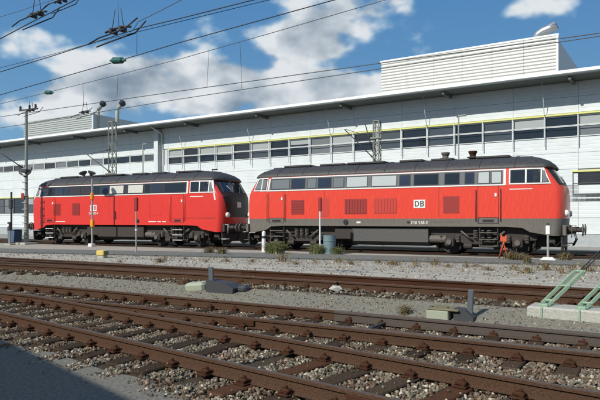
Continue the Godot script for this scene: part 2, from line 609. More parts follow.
func make_bogie(loco: Node3D, cx: float) -> void:
	var st := new_st()
	for s in [-1.0, 1.0]:
		var o := PackedVector2Array([Vector2(-2.15, .72), Vector2(-2.1, .62), Vector2(-1.1, .58), Vector2(-.75, .42), Vector2(.75, .42), Vector2(1.1, .58), Vector2(2.1, .62), Vector2(2.15, .72), Vector2(2.05, .86), Vector2(1.0, .84), Vector2(.6, .74), Vector2(-.6, .74), Vector2(-1.0, .84), Vector2(-2.05, .86)])
		prism(st, o, .16, Transform3D(Basis.IDENTITY, Vector3(0, 0, s * 1.08)))
		bbox(st, Vector3(-2.1, .72, s * .5), Vector3(.14, .2, 1.1), .02)
		bbox(st, Vector3(2.1, .72, s * .5), Vector3(.14, .2, 1.1), .02)
	bbox(st, Vector3(0, .62, 0), Vector3(.9, .3, 2.1), .03)
	bbox(st, Vector3(0, .56, 0), Vector3(1.7, .62, .7), .06)
	for s in [-1.0, 1.0]:
		bbox(st, Vector3(s * 1.4, .56, 0), Vector3(.8, .7, .5), .08)
		bbox(st, Vector3(s * 2.0, .45, 0), Vector3(.12, .5, 2.0), .02)
		bbox(st, Vector3(0, .42, s * .95), Vector3(1.5, .22, .1), .03)
	var b := part(loco, "bogie", done(st), M.bogie, Vector3(cx, 0, 0))
	var wm := make_wheel_mesh()
	for ax in [-1.4, 1.4]:
		for s in [-1.0, 1.0]:
			part(b, "wheel", wm, M.bogie, Vector3(ax, .5, s * .79), Vector3(0, 0 if s > 0 else 180, 0))
			part(b, "axle_box", box_mesh(Vector3(.42, .4, .22), .05), M.bogie, Vector3(ax, .5, s * 1.19))
			if s > 0:
				part(b, "axle_cap", cyl_mesh(.13, .11, .07, 14), M.bogie_light, Vector3(ax, .5, 1.33), Vector3(90, 0, 0))
				for e in [-.36, .36]:
					part(b, "spring", spring_mesh(.075, .32), M.bogie_light, Vector3(ax + e, .5, 1.2))
				part(b, "brake_block", box_mesh(Vector3(.1, .3, .12), .02), M.bogie_light, Vector3(ax + .6 * signf(ax), .42, .85))
				part(b, "sand_pipe", tube_mesh([Vector3(ax + .64 * signf(ax), .95, 1.1), Vector3(ax + .66 * signf(ax), .5, 1.08), Vector3(ax + .5 * signf(ax), .1, .95)], .02), M.bogie)
		part(b, "axle", cyl_mesh(.09, .09, 1.6, 10), M.bogie, Vector3(ax, .5, 0), Vector3(90, 0, 0))
	for e in [-.28, .0, .28]:
		part(b, "spring", spring_mesh(.1, .36), M.bogie_light, Vector3(e, .7, 1.24))
	part(b, "damper", tube_mesh([Vector3(-.9, .98, 1.27), Vector3(-.45, .62, 1.27)], .045), M.bogie_light)
	part(b, "damper", tube_mesh([Vector3(.9, .98, 1.27), Vector3(.45, .62, 1.27)], .045), M.bogie_light)
	part(b, "brake_cylinder", cyl_mesh(.13, .13, .34, 12), M.bogie, Vector3(-.62, .34, 1.16), Vector3(0, 0, 90))
	part(b, "brake_cylinder", cyl_mesh(.13, .13, .34, 12), M.bogie, Vector3(.62, .34, 1.16), Vector3(0, 0, 90))

func make_locomotive(center: Vector3, newer: bool, label: String) -> void:
	var t := thing("diesel_locomotive", label, "locomotive", center, LOCO_TURN, "")
	var red: Material = M.red_new if newer else M.red_old
	# skirt with lowered ends
	var low := []
	var top := []
	for p in plan(HALF, 7.48):
		var yb := lerpf(1.17, .82, smoothstep(5.75, 6.55, absf(p.x)))
		low.append(Vector3(p.x, yb, p.y))
	for p in plan(HALF, 7.54):
		top.append(Vector3(p.x, 1.51, p.y))
	part(t, "skirt", loft([low, top]), M.skirt if newer else red)
	part(t, "body", loft([level(1.51, HALF, 7.54), level(2.0, HALF, 7.56), level(2.4, HALF, 7.55), level(2.75, HALF, 7.5), level(2.88, HALF, body_l(2.88))]), red)
	part(t, "window_belt", loft([level(2.88, HALF, body_l(2.88)), level(3.2, body_w(3.2), body_l(3.2)), level(3.58, body_w(3.58), body_l(3.58))]), red)
	part(t, "roof", loft([level(3.57, 1.44, 7.1), level(3.62, 1.45, 7.12), level(3.74, 1.36, 7.04), level(3.9, 1.16, 6.84), level(4.04, .86, 6.5), level(4.13, .5, 6.15), level(4.16, .15, 5.8)], true), M.roof)
	part(t, "underframe", box_mesh(Vector3(14.2, .4, 2.3), .02), M.bogie, Vector3(0, 1.0, 0))
	# belt panel with glazing
	var bx0 := -6.0 if newer else -6.5
	var bx1 := 5.16
	var belt_mat: Material = M.belt if newer else M.belt_dark
	var b0 := 2.93
	var b1 := 3.5
	part(t, "window_panel", flank(rect(bx0, bx1, b0, b1), .008, .03, 14), belt_mat)
	part(t, "window_panel", flank(rect(-bx1, -bx0, b0, b1), .008, .03, 14, -1.0), belt_mat)
	for s in [1.0, -1.0]:
		part(t, "white_trim", flank(rect(-6.55, 5.28, b1 + .004, b1 + .054), .02, .03, 14, s), M.trim)
		part(t, "white_trim", flank(rect(-6.55, 5.28, b0 - .054, b0 - .004), .02, .03, 14, s), M.trim)
	part(t, "white_trim", flank(rect(5.18, 5.28, b0 - .002, b1 + .002), .02, .03, 1), M.trim)
	part(t, "white_trim", flank([Vector2(bx0 - .1, b0 - .002), Vector2(bx0 - .02, b0 - .002), Vector2(bx0 + .05, b1 + .002), Vector2(bx0 - .03, b1 + .002)], .02, .03, 1), M.trim)
	var panes: Array
	if newer:
		panes = [[-5.9, -4.85, "glass_grey"], [-4.78, -4.0, "glass_blue"], [-3.9, -3.4, "glass_grey"], [-3.33, -2.6, "glass_blue"], [-2.52, -1.95, "glass_grey"], [-1.85, -.78, "glass_pale"], [-.6, .62, "glass_pale"], [.72, 1.25, "glass_blue"], [1.38, 2.5, "glass_dark"], [2.74, 3.4, "glass_dark"], [3.6, 4.02, "glass_blue"], [4.14, 4.64, "glass_pale"], [4.68, 5.12, "glass_pale"]]
	else:
		panes = [[-6.4, -5.2, "glass_dark"], [-5.15, -4.35, "glass_blue"], [-4.3, -3.9, "glass_blue"], [-3.82, -2.9, "glass_brown"], [-2.8, -1.9, "glass_brown"], [-1.82, -1.3, "glass_dark"], [-1.22, -.62, "glass_blue"], [-.52, .62, "curtain"], [.92, 2.1, "curtain"], [2.2, 2.6, "glass_dark"], [2.68, 3.5, "glass_blue"], [3.6, 5.1, "glass_dark"]]
	for p in panes:
		var w := part(t, "window", flank(rect(p[0], p[1], b0 + .03, b1 - .03), .016, .02, 2), M.black)
		part(w, "pane", flank(rect(p[0] + .035, p[1] - .035, b0 + .06, b1 - .06), .02, .012, 2), M[p[2]])
		part(t, "window", flank(rect(-p[1], -p[0], b0 + .04, b1 - .04), .016, .02, 2, -1.0), M[p[2]])
	# driver's side windows: long one at the right end, short one at the left end
	for s in [1.0, -1.0]:
		var outer := [Vector2(5.4 * s, b0 - .03), Vector2(6.98 * s, b0 - .03), Vector2(6.72 * s, b1 + .05), Vector2(5.4 * s, b1 + .05)]
		if s < 0:
			outer = [Vector2(-6.98, b0 - .03), Vector2(-6.14, b0 - .03), Vector2(-6.08, b1 + .05), Vector2(-6.72, b1 + .05)]
			if not newer:
				outer = [Vector2(-7.02, b0 - .03), Vector2(-6.64, b0 - .03), Vector2(-6.56, b1 + .05), Vector2(-6.76, b1 + .05)]
		var cw := part(t, "cab_window", flank(outer, .026, .03, 6), M.trim)
		part(cw, "gasket", flank(inset(outer, .05), .032, .012, 6), M.black)
		if s > 0:
			for q in [[5.48, 6.02], [6.08, 6.58]]:
				part(cw, "pane", flank(rect(q[0], q[1], b0 + .05, b1 - .03), .038, .012, 2), M.glass_dark)
			part(cw, "mullion", flank(rect(6.02, 6.08, b0 + .02, b1 + .0), .042, .012, 1), M.trim)
			part(cw, "mullion", flank(rect(6.6, 6.65, b0 + .02, b1 + .0), .042, .012, 1), M.trim)
			part(cw, "pane", flank([Vector2(6.67, b0 + .05), Vector2(6.87, b0 + .05), Vector2(6.74, b1 - .05), Vector2(6.67, b1 - .05)], .038, .012, 1), M.glass_grey)
		else:
			var i2 := inset(outer, .09)
			part(cw, "pane", flank(i2, .038, .012, 2), M.glass_grey)
			if newer:
				part(cw, "mullion", flank([Vector2(-6.5, b0 + .02), Vector2(-6.45, b0 + .02), Vector2(-6.4, b1), Vector2(-6.45, b1)], .044, .012, 1), M.trim)
	# doors
	var doors := [[4.17, 4.98], [-6.02, -5.18]]
	for d in doors:
		var gap: float = .022
		part(t, "door_gap", flank(rect(d[0] - gap, d[1] + gap, 1.3, b0 - .06), .003, .02, 3), M.black)
		var dr := part(t, "door", flank(rect(d[0], d[1], 1.56, b0 - .08), .01, .02, 3), red)
		part(dr, "handle", flank(rect(d[1] - .14, d[1] - .06, 2.42, 2.56), .035, .03, 1), M.trim)
		part(dr, "kick_plate", flank(rect(d[0] + .02, d[1] - .02, 1.32, 1.54), .008, .02, 3), M.skirt if newer else red)
		part(dr, "foothold", flank(rect(d[0] + .18, d[1] - .18, 1.36, 1.47), .012, .01, 1), M.black)
		for e in [d[0] - .09, d[1] + .09]:
			part(t, "handrail", tube_mesh([Vector3(e, 1.4, HALF + .01), Vector3(e, 1.42, HALF + .06), Vector3(e, 2.7, HALF + .06), Vector3(e, 2.72, HALF + .01)], .014), M.black if newer else red)
		var ld := part(t, "steps", box_mesh(Vector3(.04, .85, .06)), M.bogie, Vector3(d[0] + .04, .72, 1.4))
		part(ld, "stringer", box_mesh(Vector3(.04, .85, .06)), M.bogie, Vector3(d[1] - d[0] - .08, 0, 0))
		for k in 3:
			part(ld, "tread", box_mesh(Vector3(d[1] - d[0] - .08, .035, .2), .008), M.bogie_light, Vector3((d[1] - d[0]) * .5 - .04, -.36 + k * .28, .02))
			part(ld, "tread_edge", box_mesh(Vector3(d[1] - d[0] - .14, .03, .012)), M.trim if not newer else M.bogie_light, Vector3((d[1] - d[0]) * .5 - .04, -.36 + k * .28, .128))
	# panel joints and hatches on the flank
	var seams := [-2.98, 2.5] if newer else [-.52, 2.6]
	for x in seams:
		part(t, "seam", flank(rect(x, x + .02, 1.56, 2.86), .004, .01, 1), M.red_dark)
	if newer:
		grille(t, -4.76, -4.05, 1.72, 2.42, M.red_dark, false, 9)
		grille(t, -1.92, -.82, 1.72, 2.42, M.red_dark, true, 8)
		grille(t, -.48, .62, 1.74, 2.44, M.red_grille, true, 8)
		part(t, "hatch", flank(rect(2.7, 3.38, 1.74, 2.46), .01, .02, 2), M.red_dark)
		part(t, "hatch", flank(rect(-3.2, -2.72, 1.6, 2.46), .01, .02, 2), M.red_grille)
		part(t, "filler_cap", cyl_mesh(.12, .12, .05, 16), M.black, Vector3(-1.86, 1.36, HALF + .015), Vector3(90, 0, 0))
		part(t, "notice_plate", flank(rect(-1.32, -1.12, 1.3, 1.38), .008, .01, 1), M.trim)
		part(t, "socket", flank(rect(1.1, 1.22, 1.3, 1.4), .006, .01, 1), M.black)
	else:
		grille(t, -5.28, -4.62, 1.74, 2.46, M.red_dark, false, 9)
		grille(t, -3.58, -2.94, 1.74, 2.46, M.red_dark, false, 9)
		part(t, "hatch", flank(rect(2.7, 3.46, 1.72, 2.34), .01, .02, 2), M.red_old)
		part(t, "hatch", flank(rect(-.5, .3, 1.5, 2.5), .008, .02, 2), M.red_old)
		part(t, "filler_cap", cyl_mesh(.1, .1, .05, 16), M.black, Vector3(1.7, 1.4, HALF + .015), Vector3(90, 0, 0))
		part(t, "nose_stripe", flank([Vector2(6.98, 2.5), Vector2(7.06, 2.5), Vector2(6.86, 3.56), Vector2(6.74, 3.56)], .014, .02, 2), M.trim)
		part(t, "edge_line", flank(rect(5.1, 7.05, 1.545, 1.575), .006, .01, 8), M.red_dark)
	# emblem and lettering
	var lx := 1.65 if newer else -1.78
	var plate := part(t, "emblem_plate", flank(rect(lx - .26, lx + .26, 1.98, 2.34), .01, .012, 2), M.trim)
	var inner := part(plate, "emblem_field", flank(rect(lx - .23, lx + .23, 2.01, 2.31), .013, .006, 2), M.white)
	inner.set_meta("label", "white field with red letters DB")
	text_part(plate, "lettering", "DB", .26, M.iron_blue if newer else M.logo_red, Vector3(lx, 2.16, HALF + .017))
	text_part(t, "lettering", "218 138-2" if newer else "218 225-7", .13, M.trim, Vector3(lx if newer else lx, 1.33 if newer else 1.84, HALF + .012))
	if not newer:
		for q in [[-5.5, -5.2], [-5.05, -4.2], [2.5, 3.05], [3.15, 3.4], [3.5, 3.75]]:
			part(t, "inscription", flank(rect(q[0], q[1], 1.34, 1.39), .005, .01, 1), M.trim)
	else:
		for q in [[2.2, 2.7], [2.8, 3.2], [3.3, 3.45], [-4.9, -4.5]]:
			part(t, "inscription", flank(rect(q[0], q[1], 1.35, 1.385), .005, .01, 1), M.bogie_light)
	part(t, "inscription", flank(rect(5.42, 6.3, 2.69, 2.725), .005, .01, 3), M.trim)
	# front ends
	for s in [1.0, -1.0]:
		part(t, "windscreen_surround", front(rect(-1.24, 1.24, 2.86, 3.54), s, .018), M.black)
		for e in [-1.0, 1.0]:
			var wc := [Vector2(.06 * e, 2.95), Vector2(1.1 * e, 2.95), Vector2(1.02 * e, 3.48), Vector2(.06 * e, 3.48)]
			var ws := part(t, "windscreen", front(wc, s, .03, .02), M.glass_dark)
			part(ws, "wiper", tube_mesh([Vector3(s * (front_x(.35, 2.93) + .04), 2.93, .3 * e), Vector3(s * (front_x(.6, 3.3) + .05), 3.3, .62 * e)], .012), M.trim)
			part(t, "headlight", cyl_mesh(.15, .13, .1, 18), M.trim, Vector3(s * (front_x(.95, 1.72) + .03), 1.72, .95 * e), Vector3(0, 0, -90 * s))
			part(t, "headlight_lens", cyl_mesh(.11, .1, .04, 18), M.lamp, Vector3(s * (front_x(.95, 1.72) + .09), 1.72, .95 * e), Vector3(0, 0, -90 * s))
			# buffers
			var bf := part(t, "buffer", lathe_mesh([Vector2(.17, 0), Vector2(.17, .06), Vector2(.11, .08), Vector2(.11, .36), Vector2(.085, .38), Vector2(.085, .6)], 18), M.bogie, Vector3(s * 7.5, 1.05, .875 * e), Vector3(0, 0, -90 * s))
			part(bf, "buffer_plate", lathe_mesh([Vector2(0, .58), Vector2(.24, .58), Vector2(.24, .62), Vector2(.1, .645), Vector2(0, .65)], 22), M.bogie_light)
			part(t, "brake_hose", tube_mesh([Vector3(s * 7.5, .92, .4 * e), Vector3(s * 7.75, .9, .4 * e), Vector3(s * 7.82, .65, .42 * e), Vector3(s * 7.7, .4, .4 * e)], .03), M.black)
			part(t, "end_handrail", tube_mesh([Vector3(s * 7.5, 1.2, 1.25 * e), Vector3(s * 7.72, 1.22, 1.25 * e), Vector3(s * 7.72, .75, 1.25 * e)], .016), M.trim if not newer else M.bogie_light)
			part(t, "shunter_step", box_mesh(Vector3(.3, .03, .34), .008), M.trim if not newer else M.bogie_light, Vector3(s * 7.5, .45, 1.15 * e))
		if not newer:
			part(t, "shaded_nose_panel", front([Vector2(-.95, 1.6), Vector2(.95, 1.6), Vector2(1.24, 2.84), Vector2(-1.24, 2.84)], s, .02), M.black)  # dark panel; its black also holds the shade on the end face
			part(t, "nose_emblem", front(rect(-.18, .18, 2.12, 2.42), s, .03, .02), M.trim)
		part(t, "top_headlight", cyl_mesh(.13, .12, .12, 16), M.trim, Vector3(s * 6.95, 3.66, 0), Vector3(0, 0, -90 * s))
		part(t, "buffer_beam", box_mesh(Vector3(.14, .42, 2.6), .02), M.bogie if not newer else M.skirt, Vector3(s * 7.46, 1.04, 0))
		part(t, "coupling_hook", tube_mesh([Vector3(s * 7.5, 1.0, 0), Vector3(s * 7.95, 1.0, 0), Vector3(s * 8.03, 1.08, 0), Vector3(s * 7.98, 1.15, 0)], .045), M.bogie)
		part(t, "rail_guard", prism_mesh(PackedVector2Array([Vector2(-1.3, .78), Vector2(1.3, .78), Vector2(1.25, .2), Vector2(.75, .14), Vector2(.4, .3), Vector2(-.4, .3), Vector2(-.75, .14), Vector2(-1.25, .2)]), .06, Transform3D(Basis(Vector3.UP, PI / 2), Vector3(s * 7.36, 0, 0))), M.bogie)
		var stairs := part(t, "cable_box", box_mesh(Vector3(.35, .22, .3), .03), M.bogie, Vector3(s * 6.95, .62, 1.05))
		part(stairs, "cable", tube_mesh([Vector3(-.1, .1, .1), Vector3(.2 * s, -.2, .14), Vector3(.5 * s, .1, .1)], .02), M.black)
	# underside between bogies
	part(t, "fuel_tank", prism_mesh(PackedVector2Array([Vector2(-1.35, 1.08), Vector2(1.35, 1.08), Vector2(1.35, .48), Vector2(1.1, .3), Vector2(-1.1, .3), Vector2(-1.35, .48)]), 3.6, Transform3D(Basis(Vector3.UP, PI / 2), Vector3(.2, 0, 0))), M.tank if newer else M.bogie)
	part(t, "battery_box", box_mesh(Vector3(1.0, .5, .5), .03), M.bogie, Vector3(-2.0, .8, 1.1))
	part(t, "equipment_box", box_mesh(Vector3(1.1, .75, 1.6), .04), M.bogie, Vector3(-6.75, .72, 0))
	part(t, "equipment_box", box_mesh(Vector3(1.1, .75, 1.6), .04), M.bogie, Vector3(6.75, .72, 0))
	part(t, "gearbox", box_mesh(Vector3(1.2, .7, 1.5), .06), M.bogie, Vector3(-2.0, .72, 0))
	part(t, "gearbox", box_mesh(Vector3(.9, .7, 1.5), .06), M.bogie, Vector3(2.4, .72, 0))
	part(t, "air_tank", cyl_mesh(.18, .18, .9, 16), M.bogie_light, Vector3(2.3, .62, 1.1), Vector3(0, 0, 90))
	make_bogie(t, -4.3)
	make_bogie(t, 4.3)
	# roof fittings
	var rb := [[-6.1, .5, .7], [-4.9, 1.5, .9], [-3.0, 1.3, .85], [-1.2, 1.9, 1.0], [1.0, 1.1, .9], [2.4, 1.0, .8], [4.6, 1.4, .9], [5.9, .6, .5]]
	for r in rb:
		part(t, "roof_hatch", box_mesh(Vector3(r[1], .1, r[2] * 1.5), .03), M.roof, Vector3(r[0], 4.15 if absf(r[0]) < 5.5 else 4.08, 0))
	for k in 9:
		part(t, "roof_rib", flank_roof(-5.6 + k * 1.4), M.roof)
	if newer:
		for x in [2.5, 3.7]:
			var sk := part(t, "exhaust_stack", lathe_mesh([Vector2(.15, 0), Vector2(.13, .18), Vector2(.19, .28), Vector2(.19, .34), Vector2(.15, .34), Vector2(.12, .2)], 16), M.bogie_light if x < 3 else M.rust_dark, Vector3(x, 4.13, .35))
			part(sk, "flange", box_mesh(Vector3(.42, .05, .42), .01), M.roof, Vector3(0, .06, 0))
	else:
		for x in [2.5, 3.7]:
			part(t, "exhaust_stack", lathe_mesh([Vector2(.2, 0), Vector2(.18, .1), Vector2(.14, .1)], 14), M.roof, Vector3(x, 4.13, .3))
		part(t, "horn", tube_mesh([Vector3(6.0, 4.1, .3), Vector3(6.0, 4.22, .3), Vector3(6.35, 4.22, .3)], .04), M.bogie)

func flank_roof(x: float) -> ArrayMesh:
	var pts := []
	for q in [[1.45, 3.62], [1.36, 3.74], [1.16, 3.9], [.86, 4.04], [.5, 4.13], [0.0, 4.165]]:
		pts.append(Vector3(x, q[1] + .004, q[0]))
	return tube_mesh(pts, .018, 5)

# ---------------------------------------------------------------- tracks
func rail_outline() -> PackedVector2Array:
	return PackedVector2Array([Vector2(-.07, -.172), Vector2(.07, -.172), Vector2(.07, -.162), Vector2(.014, -.14), Vector2(.01, -.05), Vector2(.036, -.038), Vector2(.036, -.008), Vector2(.028, 0), Vector2(-.028, 0), Vector2(-.036, -.008), Vector2(-.036, -.038), Vector2(-.01, -.05), Vector2(-.014, -.14), Vector2(-.07, -.162)])

# rail between two (x, z) points of the parent's frame
func rail(parent: Node, called: String, a: Vector2, b: Vector2, mat: Material, y := 0.0) -> MeshInstance3D:
	var d := b - a
	var turn := atan2(d.x, d.y)
	var m := (a + b) * .5
	var r := part(parent, called, prism_mesh(rail_outline(), d.length()), mat, Vector3(m.x, y, m.y), Vector3(0, rad_to_deg(turn), 0))
	part(r, "running_surface", box_mesh(Vector3(.05, .006, d.length() - .002)), M.rail_top, Vector3(0, .0005, 0))
	return r

var chair_meshes := []
func chair_mesh() -> Mesh:
	if chair_meshes.is_empty():
		for v in 2:
			var st := new_st()
			bbox(st, Vector3(0, -.165, 0), Vector3(.17, .022, .36), .006)
			for s in [-1.0, 1.0]:
				bbox(st, Vector3(0, -.132, s * .095), Vector3(.13, .05, .085), .014)
				lathe(st, [Vector2(.0, 0), Vector2(.022, 0), Vector2(.022, .026), Vector2(.015, .036), Vector2(0, .038)], 7, Transform3D(Basis.IDENTITY, Vector3(.02 * v, -.11, s * .1)))
				lathe(st, [Vector2(.0, 0), Vector2(.026, 0), Vector2(.026, .03), Vector2(0, .034)], 7, Transform3D(Basis.IDENTITY, Vector3(.05, -.154, s * .155)))
			chair_meshes.append(done(st))
	return chair_meshes[rng.randi() % 2]

func sleeper(parent: Node, x: float, z: float, length: float, y_top: float) -> void:
	var l: float = snappedf(length, .1)
	var s := part(parent, "sleeper", box_mesh(Vector3(.25, .15, l), .016), M.sleepers[[0, 1, 2, 0, 1, 2, 0, 3][rng.randi() % 8]], Vector3(x, y_top - .075 + rng.randf_range(-.008, .004), z), Vector3(rng.randf_range(-.15, .15), rng.randf_range(-1.2, 1.2), 0))
	s.scale.x = rng.randf_range(.92, 1.08)

const GAUGE := 1.505

func a2_q(p: float) -> float:
	return 6.5 - .165 * p

func make_tracks() -> void:
	# yard track with the switch (rails at q 8.5 and 10.0)
	var t := thing("railway_track", "rusty switch track on dark timbers with the small green box beside its far rail", "railway track", Vector3.ZERO, TRACK_TURN)
	rail(t, "rail", Vector2(-42, -10.0), Vector2(25, -10.0), M.rust)
	rail(t, "rail", Vector2(-42, -8.5), Vector2(25, -8.5), M.rust)
	rail(t, "switch_blade", Vector2(-5.2, -9.935), Vector2(14, -9.76), M.blade, .004)
	rail(t, "switch_blade", Vector2(-5.4, -8.565), Vector2(14, -8.74), M.blade, .004)
	part(t, "stretcher_bar", box_mesh(Vector3(.06, .04, 1.7), .01), M.iron, Vector3(-4.2, -.13, -9.25))
	part(t, "fishplate", box_mesh(Vector3(.6, .1, .03), .008), M.rust_dark, Vector3(-6.3, -.09, -8.462))
	part(t, "fishplate", box_mesh(Vector3(.6, .1, .03), .008), M.rust_dark, Vector3(-9.8, -.09, -9.962))
	for k in 84:
		var x := -40.0 + k * .65
		if x > 14.0:
			break
		var near := 7.9
		if x < -5.0:
			near = minf(7.9, a2_q(x) - 1.52 - .55)
		var far := 10.6
		if x > -6.0 and x < 6:
			far = 10.75
		if near < -0.5:
			near = -.5
		sleeper(t, x, -(near + far) * .5, far - near, -.176)
		for q in [10.0, 8.5]:
			part(t, "rail_chair", chair_mesh(), M.rust_dark, Vector3(x, 0, -q))
	# nearest track, crossing out of it at the frog beyond the left
	var turn := TRACK_TURN - rad_to_deg(atan(.165))
	var o := yard(0, 5.74, 0)
	var a := thing("railway_track", "rusty track next to the asphalt with bare dark sleepers and pale ballast", "railway track", o, turn)
	for s in [-1.0, 1.0]:
		rail(a, "rail", Vector2(-32, s * GAUGE * .5), Vector2(22, s * GAUGE * .5), M.rust)
	for k in 80:
		var x := -30.0 + k * .65
		if x > 18:
			break
		if x > -4.6:
			sleeper(a, x, 0, 2.6, -.176)
		for s in [-1.0, 1.0]:
			if x > -14.0 or s > 0:
				part(a, "rail_chair", chair_mesh(), M.rust_dark, Vector3(x, 0, s * GAUGE * .5))
	part(a, "fishplate", box_mesh(Vector3(.6, .1, .03), .008), M.rust_dark, Vector3(-2.3, -.09, GAUGE * .5 + .038))
	part(a, "frog_plate", box_mesh(Vector3(1.6, .02, .5), .006), M.rust_dark, Vector3(-14.5, -.165, -GAUGE * .5))
	# far track with its own switch
	var b := thing("railway_track", "brown rusted track with switch between the grey footpath and the pale gravel strip", "railway track", Vector3(0, 0, 0), TRACK_TURN)
	for q in [14.1, 12.6]:
		rail(b, "rail", Vector2(-62, -q), Vector2(32, -q), M.rust, RAIL_B)
	var prev_n := Vector2(-6.5, -12.53)
	var prev_f := Vector2(-6.0, -14.02)
	for k in range(1, 9):
		var x := -6.5 - k * 3.0
		var q := .0042 * pow(k * 3.0, 2.0)
		var nn := Vector2(x, -12.53 + q)
		var nf := Vector2(x, -14.02 + q)
		rail(b, "diverging_rail", prev_n, nn, M.rust, RAIL_B + .003)
		rail(b, "diverging_rail", prev_f, nf, M.rust, RAIL_B + .003)
		prev_n = nn
		prev_f = nf
	rail(b, "guard_rail", Vector2(-16, -13.95), Vector2(-2, -13.95), M.rust_dark, RAIL_B + .006)
	rail(b, "guard_rail", Vector2(-3, -12.78), Vector2(12, -12.78), M.rust_dark, RAIL_B + .006)
	for k in 110:
		var x := -58.0 + k * .65
		var nq := 11.95
		if x < -8:
			nq = 11.95 - minf(.0042 * pow(-6.5 - x, 2.0), 1.6)
		sleeper(b, x, -(nq + 14.75) * .5, 14.75 - nq, RAIL_B - .176)
		for q in [14.1, 12.6]:
			part(b, "rail_chair", chair_mesh(), M.rust_dark, Vector3(x, RAIL_B, -q))
	# locomotive track
	var lo := at(300, 0, 0) + Vector3(11.71, 0, -24.51)
	var l := thing("railway_track", "dark track under the two locomotives", "railway track", lo, LOCO_TURN)
	for s in [-1.0, 1.0]:
		rail(l, "rail", Vector2(-80, s * GAUGE * .5), Vector2(34, s * GAUGE * .5), M.rust_dark, RAIL_B)
	for k in 90:
		var x := -50.0 + k * .75
		sleeper(l, x, 0, 2.6, RAIL_B - .176)

# irregular ground sheet from (p, q) outline in yard frame at height y
func sheet(pts: Array, y: float) -> ArrayMesh:
	var o := PackedVector2Array()
	for p in pts:
		o.append(p)
	var idx := Geometry2D.triangulate_polygon(o)
	var st := new_st()
	st.set_smooth_group(-1)
	for i in range(0, idx.size(), 3):
		var v := []
		for k in 3:
			var p: Vector2 = o[idx[i + k]]
			v.append(yard(p.x, p.y, y))
		var n: Vector3 = (v[1] - v[0]).cross(v[2] - v[0])
		if n.y > 0:
			tri(st, v[0], v[2], v[1])
		else:
			tri(st, v[0], v[1], v[2])
	return done(st)

func wobble_edge(p0: float, p1: float, step: float, f: Callable, amp: float, sd: int) -> Array:
	var n := FastNoiseLite.new()
	n.seed = sd
	n.frequency = .35
	n.fractal_octaves = 4
	var r := []
	var p := p0
	while (p1 > p0 and p <= p1) or (p1 < p0 and p >= p1):
		r.append(Vector2(p, f.call(p) + amp * n.get_noise_1d(p * 3.0)))
		p += step
	return r

func ground_y(q: float) -> float:
	if q < 10.6:
		return -.24
	if q < 11.7:
		return lerpf(-.24, .05, (q - 10.6) / 1.1)
	if q < 15.2:
		return .05
	if q < 16.4:
		return lerpf(.05, .185, (q - 15.2) / 1.2)
	return .185

